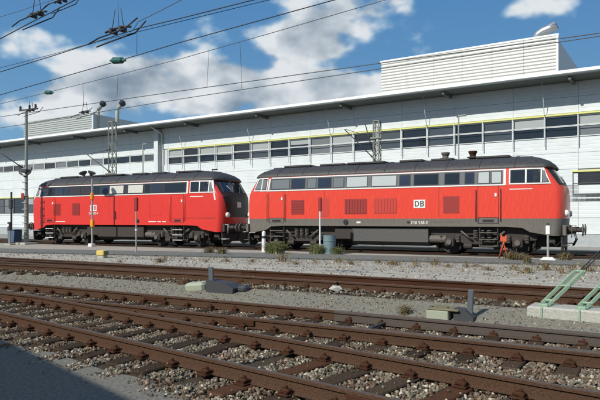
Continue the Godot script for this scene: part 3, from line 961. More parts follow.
func make_ground() -> void:
	# ground: profile swept along the tracks, wide enough for the horizon
	var qs := [-400.0, -40.0, 5.0, 10.6, 10.9, 11.3, 11.7, 13.4, 15.2, 15.6, 16.0, 16.4, 30.0, 80.0, 900.0]
	var st := new_st()
	st.set_smooth_group(-1)
	for i in qs.size() - 1:
		var a: float = qs[i]
		var b: float = qs[i + 1]
		quad(st, yard(-900, a, ground_y(a)), yard(-900, b, ground_y(b)), yard(900, b, ground_y(b)), yard(900, a, ground_y(a)))
	structure("ground", done(st), M.midpath)
	# asphalt in the foreground
	var e := wobble_edge(-60.0, 24.0, .5, func(p): return a2_q(p) - 1.52 - .72, .22, 3)
	var pts: Array = [Vector2(24, -60), Vector2(-60, -60)]
	pts.append_array(e)
	structure("pavement", sheet(pts, -.205), M.asphalt)
	# ballast bed under both near tracks
	e = wobble_edge(-60.0, 24.0, .5, func(p): return minf(a2_q(p) - 1.52 - .9, 9.0), .1, 4)
	e.append_array(wobble_edge(24.0, -60.0, -.5, func(_p): return 10.55, .3, 5))
	structure("ballast_bed", sheet(e, -.226), M.ballast_bed)
	# bed of the far track
	e = wobble_edge(-75.0, 45.0, .6, func(p): return 11.85 if p > -9 else maxf(11.85 - .0042 * pow(p + 9, 2), 11.75), .1, 6)
	e.append_array(wobble_edge(45.0, -75.0, -.6, func(_p): return 15.0, .25, 7))
	structure("ballast_bed", sheet(e, .056), M.ballast_bed)
	# pale gravel strip
	st = new_st()
	st.set_smooth_group(-1)
	for k in [[15.05, 15.2], [15.2, 16.4], [16.4, 40.0]]:
		quad(st, yard(-110, k[0], ground_y(k[0]) + .006), yard(-110, k[1], ground_y(k[1]) + .006), yard(70, k[1], ground_y(k[1]) + .006), yard(70, k[0], ground_y(k[0]) + .006))
	structure("gravel_strip", done(st), M.gravel)
	# paved path in front of the locomotives, world (x, depth)
	var near_edge := [Vector2(-60, 43.5), Vector2(-13.85, 27.9), Vector2(0, 23.2), Vector2(8.5, 20.1), Vector2(26, 13.6)]
	var far_edge := [Vector2(28, 12.6 + 1.6), Vector2(9.8, 22.9), Vector2(0, 26.9), Vector2(-15.8, 31.8), Vector2(-60, 46.4)]
	var all: Array = near_edge.duplicate()
	all.append_array(far_edge)
	structure("path", flat_sheet(all, .198), M.path)
	# channel drain along the near side of the path, one kerb stone after another
	var kerb := structure("kerb", box_mesh(Vector3(.02, .02, .02)), M.drain, Vector3(0, .12, -24))
	for i in near_edge.size() - 1:
		var a: Vector2 = near_edge[i]
		var b: Vector2 = near_edge[i + 1]
		var n := int(a.distance_to(b) / 1.0)
		for k in n:
			var m := a.lerp(b, (k + .5) / n)
			if m.x < -22 or m.x > 16:
				continue
			part(kerb, "kerb_stone", box_mesh(Vector3(.985, .2, .3), .012), M.drain, Vector3(m.x, .125 - .12 + rng.randf_range(-.004, .004), -m.y + 24 + .1), Vector3(0, rad_to_deg(atan2(b.y - a.y, b.x - a.x)), 0))
	# dark bed under the locomotives, widened behind them to put shade into the ground
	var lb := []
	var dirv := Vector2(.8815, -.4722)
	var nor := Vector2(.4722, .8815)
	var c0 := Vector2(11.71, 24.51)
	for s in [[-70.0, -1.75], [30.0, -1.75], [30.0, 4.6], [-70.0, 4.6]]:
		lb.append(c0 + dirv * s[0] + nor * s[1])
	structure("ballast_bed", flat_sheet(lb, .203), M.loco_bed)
	# yard behind the locomotives
	lb = []
	for s in [[-90.0, 4.6], [40.0, 4.6], [40.0, 30.0], [-90.0, 30.0]]:
		lb.append(c0 + dirv * s[0] + nor * s[1])
	structure("pavement", flat_sheet(lb, .2), M.far_ground)

func flat_sheet(pts: Array, y: float) -> ArrayMesh:
	var o := PackedVector2Array()
	for p in pts:
		o.append(p)
	var idx := Geometry2D.triangulate_polygon(o)
	var st := new_st()
	st.set_smooth_group(-1)
	for i in range(0, idx.size(), 3):
		var v := []
		for k in 3:
			var p: Vector2 = o[idx[i + k]]
			v.append(Vector3(p.x, y, -p.y))
		var n: Vector3 = (v[1] - v[0]).cross(v[2] - v[0])
		if n.y > 0:
			tri(st, v[0], v[2], v[1])
		else:
			tri(st, v[0], v[1], v[2])
	return done(st)

# ---------------------------------------------------------------- ballast stones
func stone_mesh(sd: int) -> ArrayMesh:
	var r := RandomNumberGenerator.new()
	r.seed = sd
	var st := new_st()
	st.set_smooth_group(-1)
	var ph := (1.0 + sqrt(5.0)) * .5
	var v := [Vector3(-1, ph, 0), Vector3(1, ph, 0), Vector3(-1, -ph, 0), Vector3(1, -ph, 0), Vector3(0, -1, ph), Vector3(0, 1, ph), Vector3(0, -1, -ph), Vector3(0, 1, -ph), Vector3(ph, 0, -1), Vector3(ph, 0, 1), Vector3(-ph, 0, -1), Vector3(-ph, 0, 1)]
	for i in 12:
		v[i] = v[i].normalized() * r.randf_range(.72, 1.15) * Vector3(1.1, .75, .9)
	for f in [[0, 11, 5], [0, 5, 1], [0, 1, 7], [0, 7, 10], [0, 10, 11], [1, 5, 9], [5, 11, 4], [11, 10, 2], [10, 7, 6], [7, 1, 8], [3, 9, 4], [3, 4, 2], [3, 2, 6], [3, 6, 8], [3, 8, 9], [4, 9, 5], [2, 4, 11], [6, 2, 10], [8, 6, 7], [9, 8, 1]]:
		tri(st, v[f[0]], v[f[2]], v[f[1]])
	return done(st)

func stones(called: String, label: String, spots: Array, sd: int) -> void:
	var root := thing(called, label, "ballast")
	root.set_meta("kind", "stuff")
	var lots := [[], [], []]
	for i in spots.size():
		lots[i % 3].append(spots[i])
	for v in 3:
		var mm := MultiMesh.new()
		mm.transform_format = MultiMesh.TRANSFORM_3D
		mm.use_colors = true
		mm.mesh = stone_mesh(sd + v)
		mm.instance_count = lots[v].size()
		for i in lots[v].size():
			var s: Array = lots[v][i]
			var b := Basis.from_euler(Vector3(rng.randf() * TAU, rng.randf() * TAU, rng.randf() * TAU)).scaled(Vector3.ONE * s[1])
			mm.set_instance_transform(i, Transform3D(b, s[0]))
			mm.set_instance_color(i, s[2])
		var o := MultiMeshInstance3D.new()
		o.name = "stones"
		o.multimesh = mm
		o.material_override = M.stone
		o.set_meta("kind", "stuff")
		root.add_child(o, true)

func stone_color() -> Color:
	var k := rng.randf()
	var v := rng.randf_range(.09, .25)
	if k < .08:
		v = rng.randf_range(.34, .5)
	if k < .62:
		return Color(v * 1.08, v * .96, v * .73)
	if k < .85:
		return Color(v * .82, v * .58, v * .38)
	return Color(v * .55, v * .52, v * .47)

func make_stones() -> void:
	var spots := []
	var n := FastNoiseLite.new()
	n.seed = 8
	n.frequency = .5
	var ca := cos(deg_to_rad(rad_to_deg(atan(.165))))
	var sa := sin(atan(.165))
	# near tracks
	var tries := 0
	while tries < 190000:
		tries += 1
		# more stones close to the camera, where they show largest
		var p := -20.0 + 25.0 * rng.randf()
		var q := rng.randf_range(3.4, 10.9)
		var edge := a2_q(p) - 1.52 - .85 + .35 * n.get_noise_2d(p * 2, q * 2)
		if q < edge and rng.randf() > exp(-(edge - q) * 11.0):
			continue
		if q < edge - .7:
			continue
		if q > 10.45 + .2 * n.get_noise_2d(p * 3, 5) and rng.randf() > .07:
			continue
		# distance from camera: thin out the far ones
		var d := sqrt(p * p + q * q)
		if d > 13 and rng.randf() < .35:
			continue
		# sleepers
		var on := false
		var du := .0
		if q > 7.9 or p < -5.0:
			var f := fposmod(p + 40.0 + .325, .65) - .325
			on = absf(f) < .155
		else:
			var dq := 5.74 - q
			var lx := p * ca + dq * sa      # along the near track
			var lz := dq * ca - p * sa
			var f := fposmod(lx + 30.0 + .325, .65) - .325
			on = absf(f) < .155 and absf(lz) < 1.32
		if on and rng.randf() > .02:
			continue
		var size := rng.randf_range(.012, .03)
		var y := -.222 + rng.randf_range(.0, .034)
		if on:
			y = -.165
			size *= .8
		if q < edge:
			y = -.2
			size *= rng.randf_range(.45, .9)
		var col := stone_color()
		if n.get_noise_2d(p * 4.0 + 40, q * 4.0) > .12 and rng.randf() < .75:
			col = Color(col.r * .72, col.r * .5, col.r * .36)     # rust dusted patches
		spots.append([yard(p, q, y), size, col])
	stones("track_ballast", "loose pale and brown ballast stones between the sleepers of the near tracks", spots, 100)
	spots = []
	for k in 26000:
		var p := rng.randf_range(-32, 6)
		var q := rng.randf_range(11.75, 15.15)
		var f := fposmod(p + 58.0 + .325, .65) - .325
		if absf(f) < .135 and rng.randf() > .1:
			continue
		if p < -18 and rng.randf() < .4:
			continue
		spots.append([yard(p, q, .06 + rng.randf_range(0, .035)), rng.randf_range(.022, .042), stone_color() * .8])
	stones("track_ballast", "brown ballast stones of the far switch track beside the grey footpath", spots, 140)
	spots = []
	for k in 9000:
		var p := rng.randf_range(-30, 6)
		var q := rng.randf_range(15.1, 22.0)
		if n.get_noise_2d(p * 1.5, q * 1.5) < -.1 and rng.randf() < .8:
			continue
		var w := yard(p, q, ground_y(q) + .012)
		# keep off the paved path
		var ed := 23.2 - (w.x * .339 if w.x < 0 else w.x * .366)
		if -w.z > ed - .1:
			continue
		var c := stone_color()
		spots.append([w, rng.randf_range(.012, .034), c * 1.25])
	for k in 3500:
		var p := rng.randf_range(-22, 5)
		var q := rng.randf_range(10.5, 11.9)
		spots.append([yard(p, q, ground_y(q) + .008), rng.randf_range(.008, .022), stone_color()])
	stones("loose_gravel", "small pale gravel scattered on the strip and footpath", spots, 170)

# ---------------------------------------------------------------- weeds
func weed_mesh(sd: int, tall: float, wide: float, n: int, lo: Color, hi: Color) -> ArrayMesh:
	var r := RandomNumberGenerator.new()
	r.seed = sd
	var st := new_st()
	st.set_smooth_group(-1)
	for k in n:
		var a := r.randf() * TAU
		var lean := r.randf_range(-.2, 1.0) * wide
		var h := tall * r.randf_range(.35, 1.0)
		var b := Vector3(cos(a), 0, sin(a)) * r.randf() * wide * .7
		var e := Vector3(cos(a) * lean, h, sin(a) * lean)
		var m := b.lerp(e, .5) + Vector3(0, h * .16, 0)
		var w := Vector3(-sin(a + r.randf_range(-1, 1)), 0, cos(a)).normalized() * r.randf_range(.004, .011)
		var col := lo.lerp(hi, r.randf())
		st.set_color(col)
		quad(st, b - w, m - w, m + w, b + w)
		tri(st, m - w, e, m + w)
		for j in r.randi_range(1, 4):
			var c0 := m.lerp(e, r.randf())
			var u := Vector3(r.randf_range(-1, 1), r.randf_range(0, 1), r.randf_range(-1, 1)) * .05
			var u2 := Vector3(r.randf_range(-1, 1), r.randf_range(0, .6), r.randf_range(-1, 1)) * .02
			tri(st, c0, c0 + u + u2, c0 + u - u2)
	return done(st)

func make_weeds() -> void:
	var dry := []
	for k in 3:
		dry.append(weed_mesh(200 + k, .28, .26, 34 + 12 * k, Color(.13, .09, .045), Color(.3, .235, .13)))
	var spots := [[226, 262, .8, 0], [206, 263, .5, 1], [160, 262, 1.0, 2], [165, 261, .7, 0], [283, 262, 1.2, 1], [296, 265, .6, 2], [316, 264, .7, 0], [339, 263, .9, 1], [351, 265, .6, 2], [379, 264, .8, 0], [391, 265, 1.0, 1], [396, 266, .8, 2], [416, 267, .9, 0], [435, 266, .9, 1], [448, 268, .6, 2], [466, 268, .8, 0], [477, 267, .6, 1], [488, 271, .8, 2], [514, 271, 1.1, 0], [527, 274, 1.2, 1], [545, 271, 1.2, 2], [561, 274, .9, 0], [588, 272, 1.0, 1], [572, 271, .7, 2], [451, 281, .7, 1], [120, 261, .5, 0], [185, 260, .5, 2], [252, 263, .5, 1]]
	for s in spots:
		# the ground rises gently across the strip; depth follows from it
		var dpt: float = FPX * (EYE - .17) / (s[1] - HORIZON)
		var w := at(s[0], dpt, .17)
		var ax := frame_axes(TRACK_TURN)
		var q: float = ax[1] * w.x + ax[0] * dpt
		w.y = ground_y(q) - .01
		var o := part(self, numbered("dry_weed"), dry[s[3]], M.weed, w, Vector3(0, rng.randf() * 360, 0))
		o.scale = Vector3(rng.randf_range(.9, 1.7), rng.randf_range(.6, 1.15), rng.randf_range(.9, 1.5)) * s[2]
		tag(o, "dry brown weed tuft growing in the pale gravel strip", "weed", "dry weeds on the gravel strip")
	var g := weed_mesh(230, .6, .6, 520, Color(.05, .07, .02), Color(.19, .19, .07))
	for s in [[275, 27.0, .95, "bushy green weed clump at the foot of the white marker post"], [317, 26.6, .8, "bushy green weed clump left of the grey-blue barrel"], [336, 26.4, .6, "low green weed right behind the grey-blue barrel"]]:
		var o := part(self, numbered("green_weed"), g, M.weed_green, at(s[0], s[1], .19), Vector3(0, rng.randf() * 360, 0))
		o.scale = Vector3(s[2] * 1.2, s[2], s[2])
		tag(o, s[3], "weed")
	var g2 := weed_mesh(231, .5, .3, 150, Color(.08, .06, .03), Color(.24, .19, .09))
	var o2 := part(self, numbered("dry_weed"), g2, M.weed, at(527, 20.9, .19), Vector3(0, 40, 0))
	o2.scale = Vector3(.8, .65, .8)
	tag(o2, "large dry weed growing at the kerb of the paved path", "weed")
	var o3 := part(self, numbered("dry_weed"), g2, M.weed, yard(-4.25, 11.05, -.17), Vector3(0, 140, 0))
	o3.scale = Vector3(.62, .5, .62)
	tag(o3, "withered weed beside the green switch box", "weed")
	for s in [[209, 27.5], [222, 26.8], [565, 22.6], [510, 22.9], [520, 22.6]]:
		var o := part(self, numbered("green_weed"), g2, M.weed_green, at(s[0], s[1], .19), Vector3(0, rng.randf() * 360, 0))
		o.scale = Vector3(1.3, .6, 1.3)
		tag(o, "low weed patch on the edge of the paved path beside the locomotives", "weed", "low weeds along the path edge")

# ---------------------------------------------------------------- hall
const HQ := 36.8

func make_hall() -> void:
	var t := thing("workshop_hall", "long white clad railway workshop hall with a strip of windows under a deep eave", "building", Vector3.ZERO, HALL_TURN)
	var g0 := .17
	# core walls behind the cladding
	var split := -38.3
	part(t, "wall", box_mesh(Vector3(78.3, 9.4, .3)), M.joint, Vector3(split + 39.15, g0 + 4.7, -HQ - .2))
	part(t, "wall", box_mesh(Vector3(61.7, 9.4, .3)), M.joint, Vector3(-69.15, g0 + 4.7, -HQ - .5))
	part(t, "rear_wall", box_mesh(Vector3(140, 9.4, .3)), M.clad_b, Vector3(-30, g0 + 4.7, -HQ - 32))
	for x in [-99.85, 39.85]:
		part(t, "end_wall", box_mesh(Vector3(.3, 9.4, 31.4)), M.clad_b, Vector3(x, g0 + 4.7, -HQ - 16.2))
	# roof with deep eave
	part(t, "roof", prism_mesh(PackedVector2Array([Vector2(-1.6, 9.62), Vector2(-1.6, 9.72), Vector2(16, 10.0), Vector2(33, 9.72), Vector2(33, 9.58)]), 144.0, Transform3D(Basis(Vector3.UP, PI / 2), Vector3(-30, 0, -HQ))), M.hall_roof)
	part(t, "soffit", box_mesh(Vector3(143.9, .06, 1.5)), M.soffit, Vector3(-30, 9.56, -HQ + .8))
	part(t, "fascia", box_mesh(Vector3(144.2, .18, .06), .01), M.fascia, Vector3(-30, 9.75, -HQ + 1.63))
	part(t, "gutter", tube_mesh([Vector3(-102, 9.58, -HQ + 1.62), Vector3(42, 9.58, -HQ + 1.62)], .085, 8), M.soffit)
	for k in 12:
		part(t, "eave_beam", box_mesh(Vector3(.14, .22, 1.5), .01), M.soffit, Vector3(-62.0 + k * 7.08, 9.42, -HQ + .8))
	# cladding rows above and below the window strip, right part
	var cols := []
	var x := -5.13 + 1.77 * 10
	while x > split + 1.0:
		cols.append(x)
		x -= 3.54
	cols.append(split + .55)
	var rows := [[7.76, 8.66], [8.66, 9.5], [5.5, 6.36], [4.58, 5.5], [3.66, 4.58], [2.74, 3.66], [1.82, 2.74], [.9, 1.82]]
	for i in cols.size() - 1:
		for r in rows:
			var w: float = cols[i] - cols[i + 1]
			var cx: float = (cols[i] + cols[i + 1]) * .5
			# lower window group at the right end
			if cx > -9 and cx < 5 and r[0] > 2.9 and r[0] < 4.4:
				continue
			panel(t, "cladding_panel", cx, (r[0] + r[1]) * .5, w - .012, r[1] - r[0] - .012, -HQ, M.clad if rng.randf() < .6 else M.clad_b)
	part(t, "plinth", box_mesh(Vector3(78, .72, .2), .01), M.plinth, Vector3(split + 39.0, g0 + .36, -HQ + .02))
	# lower windows at the right end, cladding around them
	for k in 8:
		var wx := -8.69 + 1.77 * k
		if k < 2:
			panel(t, "cladding_panel", wx + .885 - (0.0 if k == 0 else .0), 3.66 + .46, 1.75, .9, -HQ, M.clad_b)
			panel(t, "cladding_panel", wx + .885, 2.74 + .46, 1.75, .9, -HQ, M.clad)
			continue
		hall_window(t, wx + .885 - .3, 3.76, 1.74, 1.26, -HQ, true)
		panel(t, "cladding_panel", wx + .885 - .3, 2.93, 1.75, .36, -HQ, M.clad_b)
		part(t, "yellow_strip", box_mesh(Vector3(1.75, .1, .1), .006), M.yellow, Vector3(wx + .885 - .3, 4.44, -HQ + .06))
	# main window strip
	for k in 29:
		var wx := -5.13 - 1.77 * 18 + k * 1.77
		if wx < split + .2:
			continue
		hall_window(t, wx + .885, 7.0, 1.77, 1.22, -HQ, false)
		part(t, "yellow_strip", box_mesh(Vector3(1.765, .1, .14), .006), M.yellow, Vector3(wx + .885, 7.68, -HQ + .1))
		part(t, "bracket_post", box_mesh(Vector3(.05, 1.75, .06), .008), M.frame, Vector3(wx, 6.78, -HQ + .22))
		part(t, "hand_rail", box_mesh(Vector3(1.77, .04, .04), .006), M.frame, Vector3(wx + .885, 7.02, -HQ + .24))
		if k % 4 == 1:
			part(t, "tie_rod", tube_mesh([Vector3(wx, 7.6, -HQ + .2), Vector3(wx, 9.5, -HQ + .9)], .02, 5), M.frame)
	# column where the two parts meet
	part(t, "pillar", box_mesh(Vector3(.5, 9.3, .5), .02), M.clad_b, Vector3(split + .1, g0 + 4.65, -HQ + .1))
	part(t, "drain_pipe", tube_mesh([Vector3(split + .62, .2, -HQ + .16), Vector3(split + .62, 9.0, -HQ + .16), Vector3(split + .62, 9.5, -HQ + 1.4)], .07, 8), M.frame)
	# left part
	cols = []
	x = split - .2
	while x > -76:
		cols.append(x)
		x -= 3.6
	var lrows := [[7.5, 8.5], [8.5, 9.5], [5.9, 6.8], [5.0, 5.9], [4.1, 5.0], [1.2, 2.2], [.9, 1.2]]
	for i in cols.size() - 1:
		var cx: float = (cols[i] + cols[i + 1]) * .5
		for r in lrows:
			panel(t, "cladding_panel", cx, (r[0] + r[1]) * .5, 3.588, r[1] - r[0] - .012, -HQ - .3, M.clad if rng.randf() < .6 else M.clad_b)
		for k in 2:
			hall_window(t, cx - .9 + 1.8 * k, 7.15, 1.78, .66, -HQ - .3, false)
			if cx < -55:
				hall_window(t, cx - .9 + 1.8 * k, 3.2, 1.78, 1.6, -HQ - .3, true)
			else:
				panel(t, "cladding_panel", cx - .9 + 1.8 * k, 3.15, 1.78, 1.86, -HQ - .3, M.clad)
		if cx < -55:
			part(t, "yellow_strip", box_mesh(Vector3(3.58, .1, .1), .006), M.yellow, Vector3(cx, 4.06, -HQ - .24))
			panel(t, "cladding_panel", cx, 2.3, 3.58, .16, -HQ - .3, M.clad_b)
	part(t, "plinth", box_mesh(Vector3(61.0, .72, .2), .01), M.plinth, Vector3(-69.4, g0 + .36, -HQ - .28))
	# roof houses
	roof_house("roof_house", "white corrugated plant room on the hall roof with a bent silver exhaust pipe", -18.2, -6.6, 38.9, 12.85, true)
	roof_house("roof_house", "low pale grey plant room on the hall roof with two dark bent pipes", -61.0, -49.5, 38.9, 12.3, false)

func panel(t: Node, called: String, cx: float, cy: float, w: float, h: float, z: float, mat: Material) -> void:
	# profiled sheet: shallow horizontal ribs pressed into the panel
	var key := "p%.2f_%.2f" % [w, h]
	if not mesh_cache.has(key):
		var st := new_st()
		st.set_smooth_group(-1)
		var n: int = maxi(1, int(round(h / .23)))
		var o := PackedVector2Array()
		o.append(Vector2(-.04, -h * .5))
		for k in n:
			var y0 := -h * .5 + h * k / n
			var dy := h / n
			o.append(Vector2(.03, y0 + dy * .02))
			o.append(Vector2(.03, y0 + dy * .82))
			if k < n - 1:
				o.append(Vector2(.024, y0 + dy * .88))
				o.append(Vector2(.024, y0 + dy * .96))
		o.append(Vector2(.03, h * .5))
		o.append(Vector2(-.04, h * .5))
		prism(st, o, w, Transform3D(Basis(Vector3.UP, -PI / 2), Vector3.ZERO))
		mesh_cache[key] = done(st)
	part(t, called, mesh_cache[key], mat, Vector3(cx, cy, z))

func hall_window(t: Node, cx: float, cy: float, w: float, h: float, z: float, dark: bool) -> void:
	var key := "hw%.2f_%.2f" % [w, h]
	if not mesh_cache.has(key):
		var st := new_st()
		var b := .05
		bbox(st, Vector3(0, h * .5 - b * .5, 0), Vector3(w, b, .1), .006)
		bbox(st, Vector3(0, -h * .5 + b * .5, 0), Vector3(w, b, .1), .006)
		for s in [-1.0, 1.0]:
			bbox(st, Vector3(s * (w * .5 - b * .5), 0, 0), Vector3(b, h - b * 2, .09), .006)
		if h > .8:
			bbox(st, Vector3(0, 0, 0), Vector3(w - 2 * b, .04, .07), .006)
		mesh_cache[key] = done(st)
	var f := part(t, "window", mesh_cache[key], M.frame_dark if dark else M.frame, Vector3(cx, cy, z + .01))
	var k := rng.randf()
	var gm: Material = M.glass_dark if k < .4 else (M.glass_grey if k < .8 else M.glass_slate)
	part(f, "pane", box_mesh(Vector3(w - .06, h - .06, .02)), gm, Vector3(0, 0, -.02))
	if rng.randf() < .3 and h > 1.0:
		var bh := rng.randf_range(.25, .55) * h
		part(f, "blind", box_mesh(Vector3(w - .12, bh, .012)), M.blind, Vector3(0, h * .5 - .05 - bh * .5, -.002))

func roof_house(called: String, label: String, x0: float, x1: float, q: float, top: float, right: bool) -> void:
	var o := Vector3((x0 + x1) * .5, 9.7, -q)
	var ax := frame_axes(HALL_TURN)
	var w := Vector3(ax[0] * o.x + ax[1] * q, 9.75, ax[1] * o.x - ax[0] * q)
	var t := thing(called, label, "plant room", w, HALL_TURN)
	var h := top - 9.75
	var l := x1 - x0
	var dep := 13.0 if right else 8.0
	part(t, "core", prism_mesh(PackedVector2Array([Vector2(0, 0), Vector2(0, h - .04), Vector2(dep, h * .93), Vector2(dep, 0)]), l - .1, Transform3D(Basis(Vector3.UP, PI / 2), Vector3.ZERO)), M.corrugated_grey)
	# corrugated front sheets, each sheet one piece with horizontal waves
	var n := 6
	for k in n:
		var st := new_st()
		st.set_smooth_group(-1)
		var pl := PackedVector2Array()
		pl.append(Vector2(-.02, 0))
		var waves := int(h / .2)
		for j in waves:
			var y0 := h * j / waves
			var dy := h / waves
			pl.append(Vector2(.01, y0 + dy * .05))
			pl.append(Vector2(.085, y0 + dy * .3))
			pl.append(Vector2(.085, y0 + dy * .62))
			pl.append(Vector2(.01, y0 + dy * .9))
		pl.append(Vector2(-.02, h))
		prism(st, pl, l / n - .015, Transform3D(Basis(Vector3.UP, -PI / 2), Vector3.ZERO))
		part(t, "corrugated_sheet", done(st), M.corrugated if right else M.corrugated_grey, Vector3(-l * .5 + l / n * (k + .5), 0, .03))
	part(t, "coping", box_mesh(Vector3(l + .2, .12, .3), .02), M.fascia if right else M.corrugated_grey, Vector3(0, h + .05, -.05))
	part(t, "corner_post", box_mesh(Vector3(.12, h, .14), .01), M.fascia, Vector3(l * .5 + .02, h * .5, .06))
	if right:
		var base := Vector3(l * .5 - 1.4, h, -.9)
		var ep := part(t, "exhaust_pipe", tube_mesh([base + Vector3(0, -.3, 0), base + Vector3(.02, .25, 0), base + Vector3(.18, .5, 0), base + Vector3(.45, .64, 0), base + Vector3(.8, .74, 0), base + Vector3(1.2, .92, 0)], .3, 14), M.steel)
		part(ep, "pipe_mouth", cyl_mesh(.27, .27, .06, 16), M.black, base + Vector3(1.19, .915, 0), Vector3(0, 0, -65))
	else:
		for e in [0.15, 1.95]:
			var base := Vector3(l * .5 + .1 + e - .4, h - .5, -.6 - e * .5)
			var ep := part(t, "exhaust_pipe", tube_mesh([base + Vector3(0, -1.6, 0), base + Vector3(0, .75, 0), base + Vector3(.08, .98, 0), base + Vector3(.3, 1.15, 0), base + Vector3(.75, 1.45, 0)], .2, 12), M.galv)
			part(ep, "pipe_cowl", lathe_mesh([Vector2(.0, -.1), Vector2(.3, -.1), Vector2(.34, .16), Vector2(.2, .3), Vector2(0, .32)], 14), M.black, base + Vector3(.72, 1.44, 0), Vector3(0, 0, -55))

# ---------------------------------------------------------------- masts, posts, wires
func lattice_mast(label: String, where: Vector3, h: float, w: float, from_y: float) -> Node3D:
	var t := thing("lattice_mast", label, "mast", where, LOCO_TURN)
	for sx in [-1.0, 1.0]:
		for sz in [-1.0, 1.0]:
			part(t, "leg", box_mesh(Vector3(.07, h, .07), .01), M.mast, Vector3(sx * w, h * .5, sz * w))
	var y := from_y
	var k := 0
	while y < h - .3:
		for sz in [-1.0, 1.0]:
			var s := 1.0 if k % 2 == 0 else -1.0
			part(t, "brace", tube_mesh([Vector3(-w * s, y, sz * w), Vector3(w * s, y + .5, sz * w)], .022, 5), M.mast)
			part(t, "brace", tube_mesh([Vector3(sz * w, y, -w * s), Vector3(sz * w, y + .5, w * s)], .022, 5), M.mast)
		y += .5
		k += 1
	part(t, "head_plate", box_mesh(Vector3(w * 2.3, .06, w * 2.3), .01), M.mast, Vector3(0, h + .03, 0))
	part(t, "foundation", box_mesh(Vector3(.9, .3, .9), .03), M.concrete, Vector3(0, .05, 0))
	return t

func insulator(parent: Node, a: Vector3, b: Vector3) -> void:
	var st := new_st()
	for k in 6:
		var c := a.lerp(b, (k + .5) / 6.0)
		var y := (b - a).normalized()
		var xax := y.cross(Vector3(.3, .5, .9)).normalized()
		lathe(st, [Vector2(.02, -.02), Vector2(.07, -.015), Vector2(.07, .0), Vector2(.02, .03)], 10, Transform3D(Basis(xax, y, xax.cross(y)), c))
	part(parent, "insulator", done(st), M.iron)

func cantilever(parent: Node, root_y: float, tip: Vector3, stay_y: float) -> void:
	var r := Vector3(0, root_y, 0)
	part(parent, "cantilever_arm", tube_mesh([r, tip], .035, 6), M.iron)
	part(parent, "stay_rod", tube_mesh([Vector3(0, stay_y, 0), tip + Vector3(0, .02, 0)], .018, 5), M.iron)
	insulator(parent, r.lerp(tip, .06), r.lerp(tip, .2))
	insulator(parent, Vector3(0, stay_y, 0).lerp(tip, .08), Vector3(0, stay_y, 0).lerp(tip, .22))

func make_masts() -> void:
	# mast at the end of the left locomotive
	var t := thing("catenary_mast", "tall grey green catenary mast standing at the end of the left locomotive", "mast", at(26.5, 37.2, .18), LOCO_TURN)
	part(t, "pole", lathe_mesh([Vector2(.14, 0), Vector2(.13, 3.0), Vector2(.1, 3.1), Vector2(.09, 8.35)], 10), M.mast)
	for k in 11:
		part(t, "rung", box_mesh(Vector3(.42, .05, .1), .01), M.galv, Vector3(0, .5 + k * .42, .12))
	part(t, "cross_arm", box_mesh(Vector3(1.7, .09, .09), .01), M.iron, Vector3(.2, 8.35, 0))
	for e in [-.55, .3, .85]:
		insulator(t, Vector3(e, 8.4, 0), Vector3(e, 8.62, 0))
	part(t, "clamp", box_mesh(Vector3(.55, .2, .4), .04), M.iron, Vector3(0, 4.55, .05))
	for s in [-1.0, 1.0]:
		part(t, "bracket", tube_mesh([Vector3(0, 4.2, .1), Vector3(s * .5, 4.45, .1), Vector3(s * .62, 4.75, .1)], .05), M.iron)
	cantilever(t, 4.6, Vector3(-2.2, 6.3, 1.2), 6.2)
	part(t, "number_plate", box_mesh(Vector3(.26, .36, .03), .01), M.red_dark, Vector3(-.1, 3.0, .19))
	part(t, "foundation", box_mesh(Vector3(.9, .2, .9), .03), M.concrete, Vector3(0, .02, 0))
	# lattice masts behind the locomotives
	var m1 := lattice_mast("green lattice mast behind the older dark roofed locomotive, its top near the grey plant room", at(112.5, 45.5, .2), 8.9, .2, .4)
	cantilever(m1, 5.0, Vector3(-2.0, 6.5, .6), 6.9)
	part(m1, "cross_arm", box_mesh(Vector3(.9, .1, .1), .01), M.mast, Vector3(0, 5.0, .25))
	var m2 := lattice_mast("green lattice mast behind the locomotive with grey skirt, two slanted rods at its side", at(377, 36.0, .2), 7.4, .17, .3)
	cantilever(m2, 5.0, Vector3(-1.9, 7.0, .5), 6.4)
	part(m2, "pull_rod", tube_mesh([Vector3(-.2, 5.6, .2), Vector3(-.65, 7.3, .3)], .035, 6), M.iron)
	part(m2, "cross_arm", box_mesh(Vector3(.7, .1, .1), .01), M.mast, Vector3(0, 6.4, .22))
	# thin lamp posts before the hall
	for s in [[143.0, 47.6, 7.5, "thin grey lamp post near the pillar of the hall"], [458.5, 34.6, 7.5, "thin grey lamp post behind the exhaust stacks of the locomotive"]]:
		var l := thing("lamp_post", s[3], "lamp post", at(s[0], s[1], .2), HALL_TURN)
		part(l, "pole", cyl_mesh(.06, .04, s[2], 8), M.galv, Vector3(0, s[2] * .5, 0))
		part(l, "lamp_head", box_mesh(Vector3(.5, .09, .16), .03), M.galv, Vector3(.2, s[2], 0))
		part(l, "base_plate", cyl_mesh(.11, .1, .2, 8), M.galv, Vector3(0, .1, 0))

func wire(parent: Node, called: String, px: Array, q: float, mat: Material, r := .011, off := 0.0, left_run := 26.0) -> Array:
	# px: pixel points the wire passes; extended beyond the frame along the end spans
	var pts := []
	for p in px:
		var v := on_plane(p[0], p[1], q, TRACK_TURN)
		pts.append(v + Vector3(0, off, 0))
	var a: Vector3 = pts[0]
	var b: Vector3 = pts[1]
	var c: Vector3 = pts[pts.size() - 1]
	var d: Vector3 = pts[pts.size() - 2]
	var dl := a - b
	dl.y *= .4
	var dr := c - d
	dr.y *= .3
	pts.push_front(a + dl.normalized() * left_run)
	pts.push_back(c + dr.normalized() * 12.0)
	part(parent, called, tube_mesh(pts, r, 6), mat)
	return pts

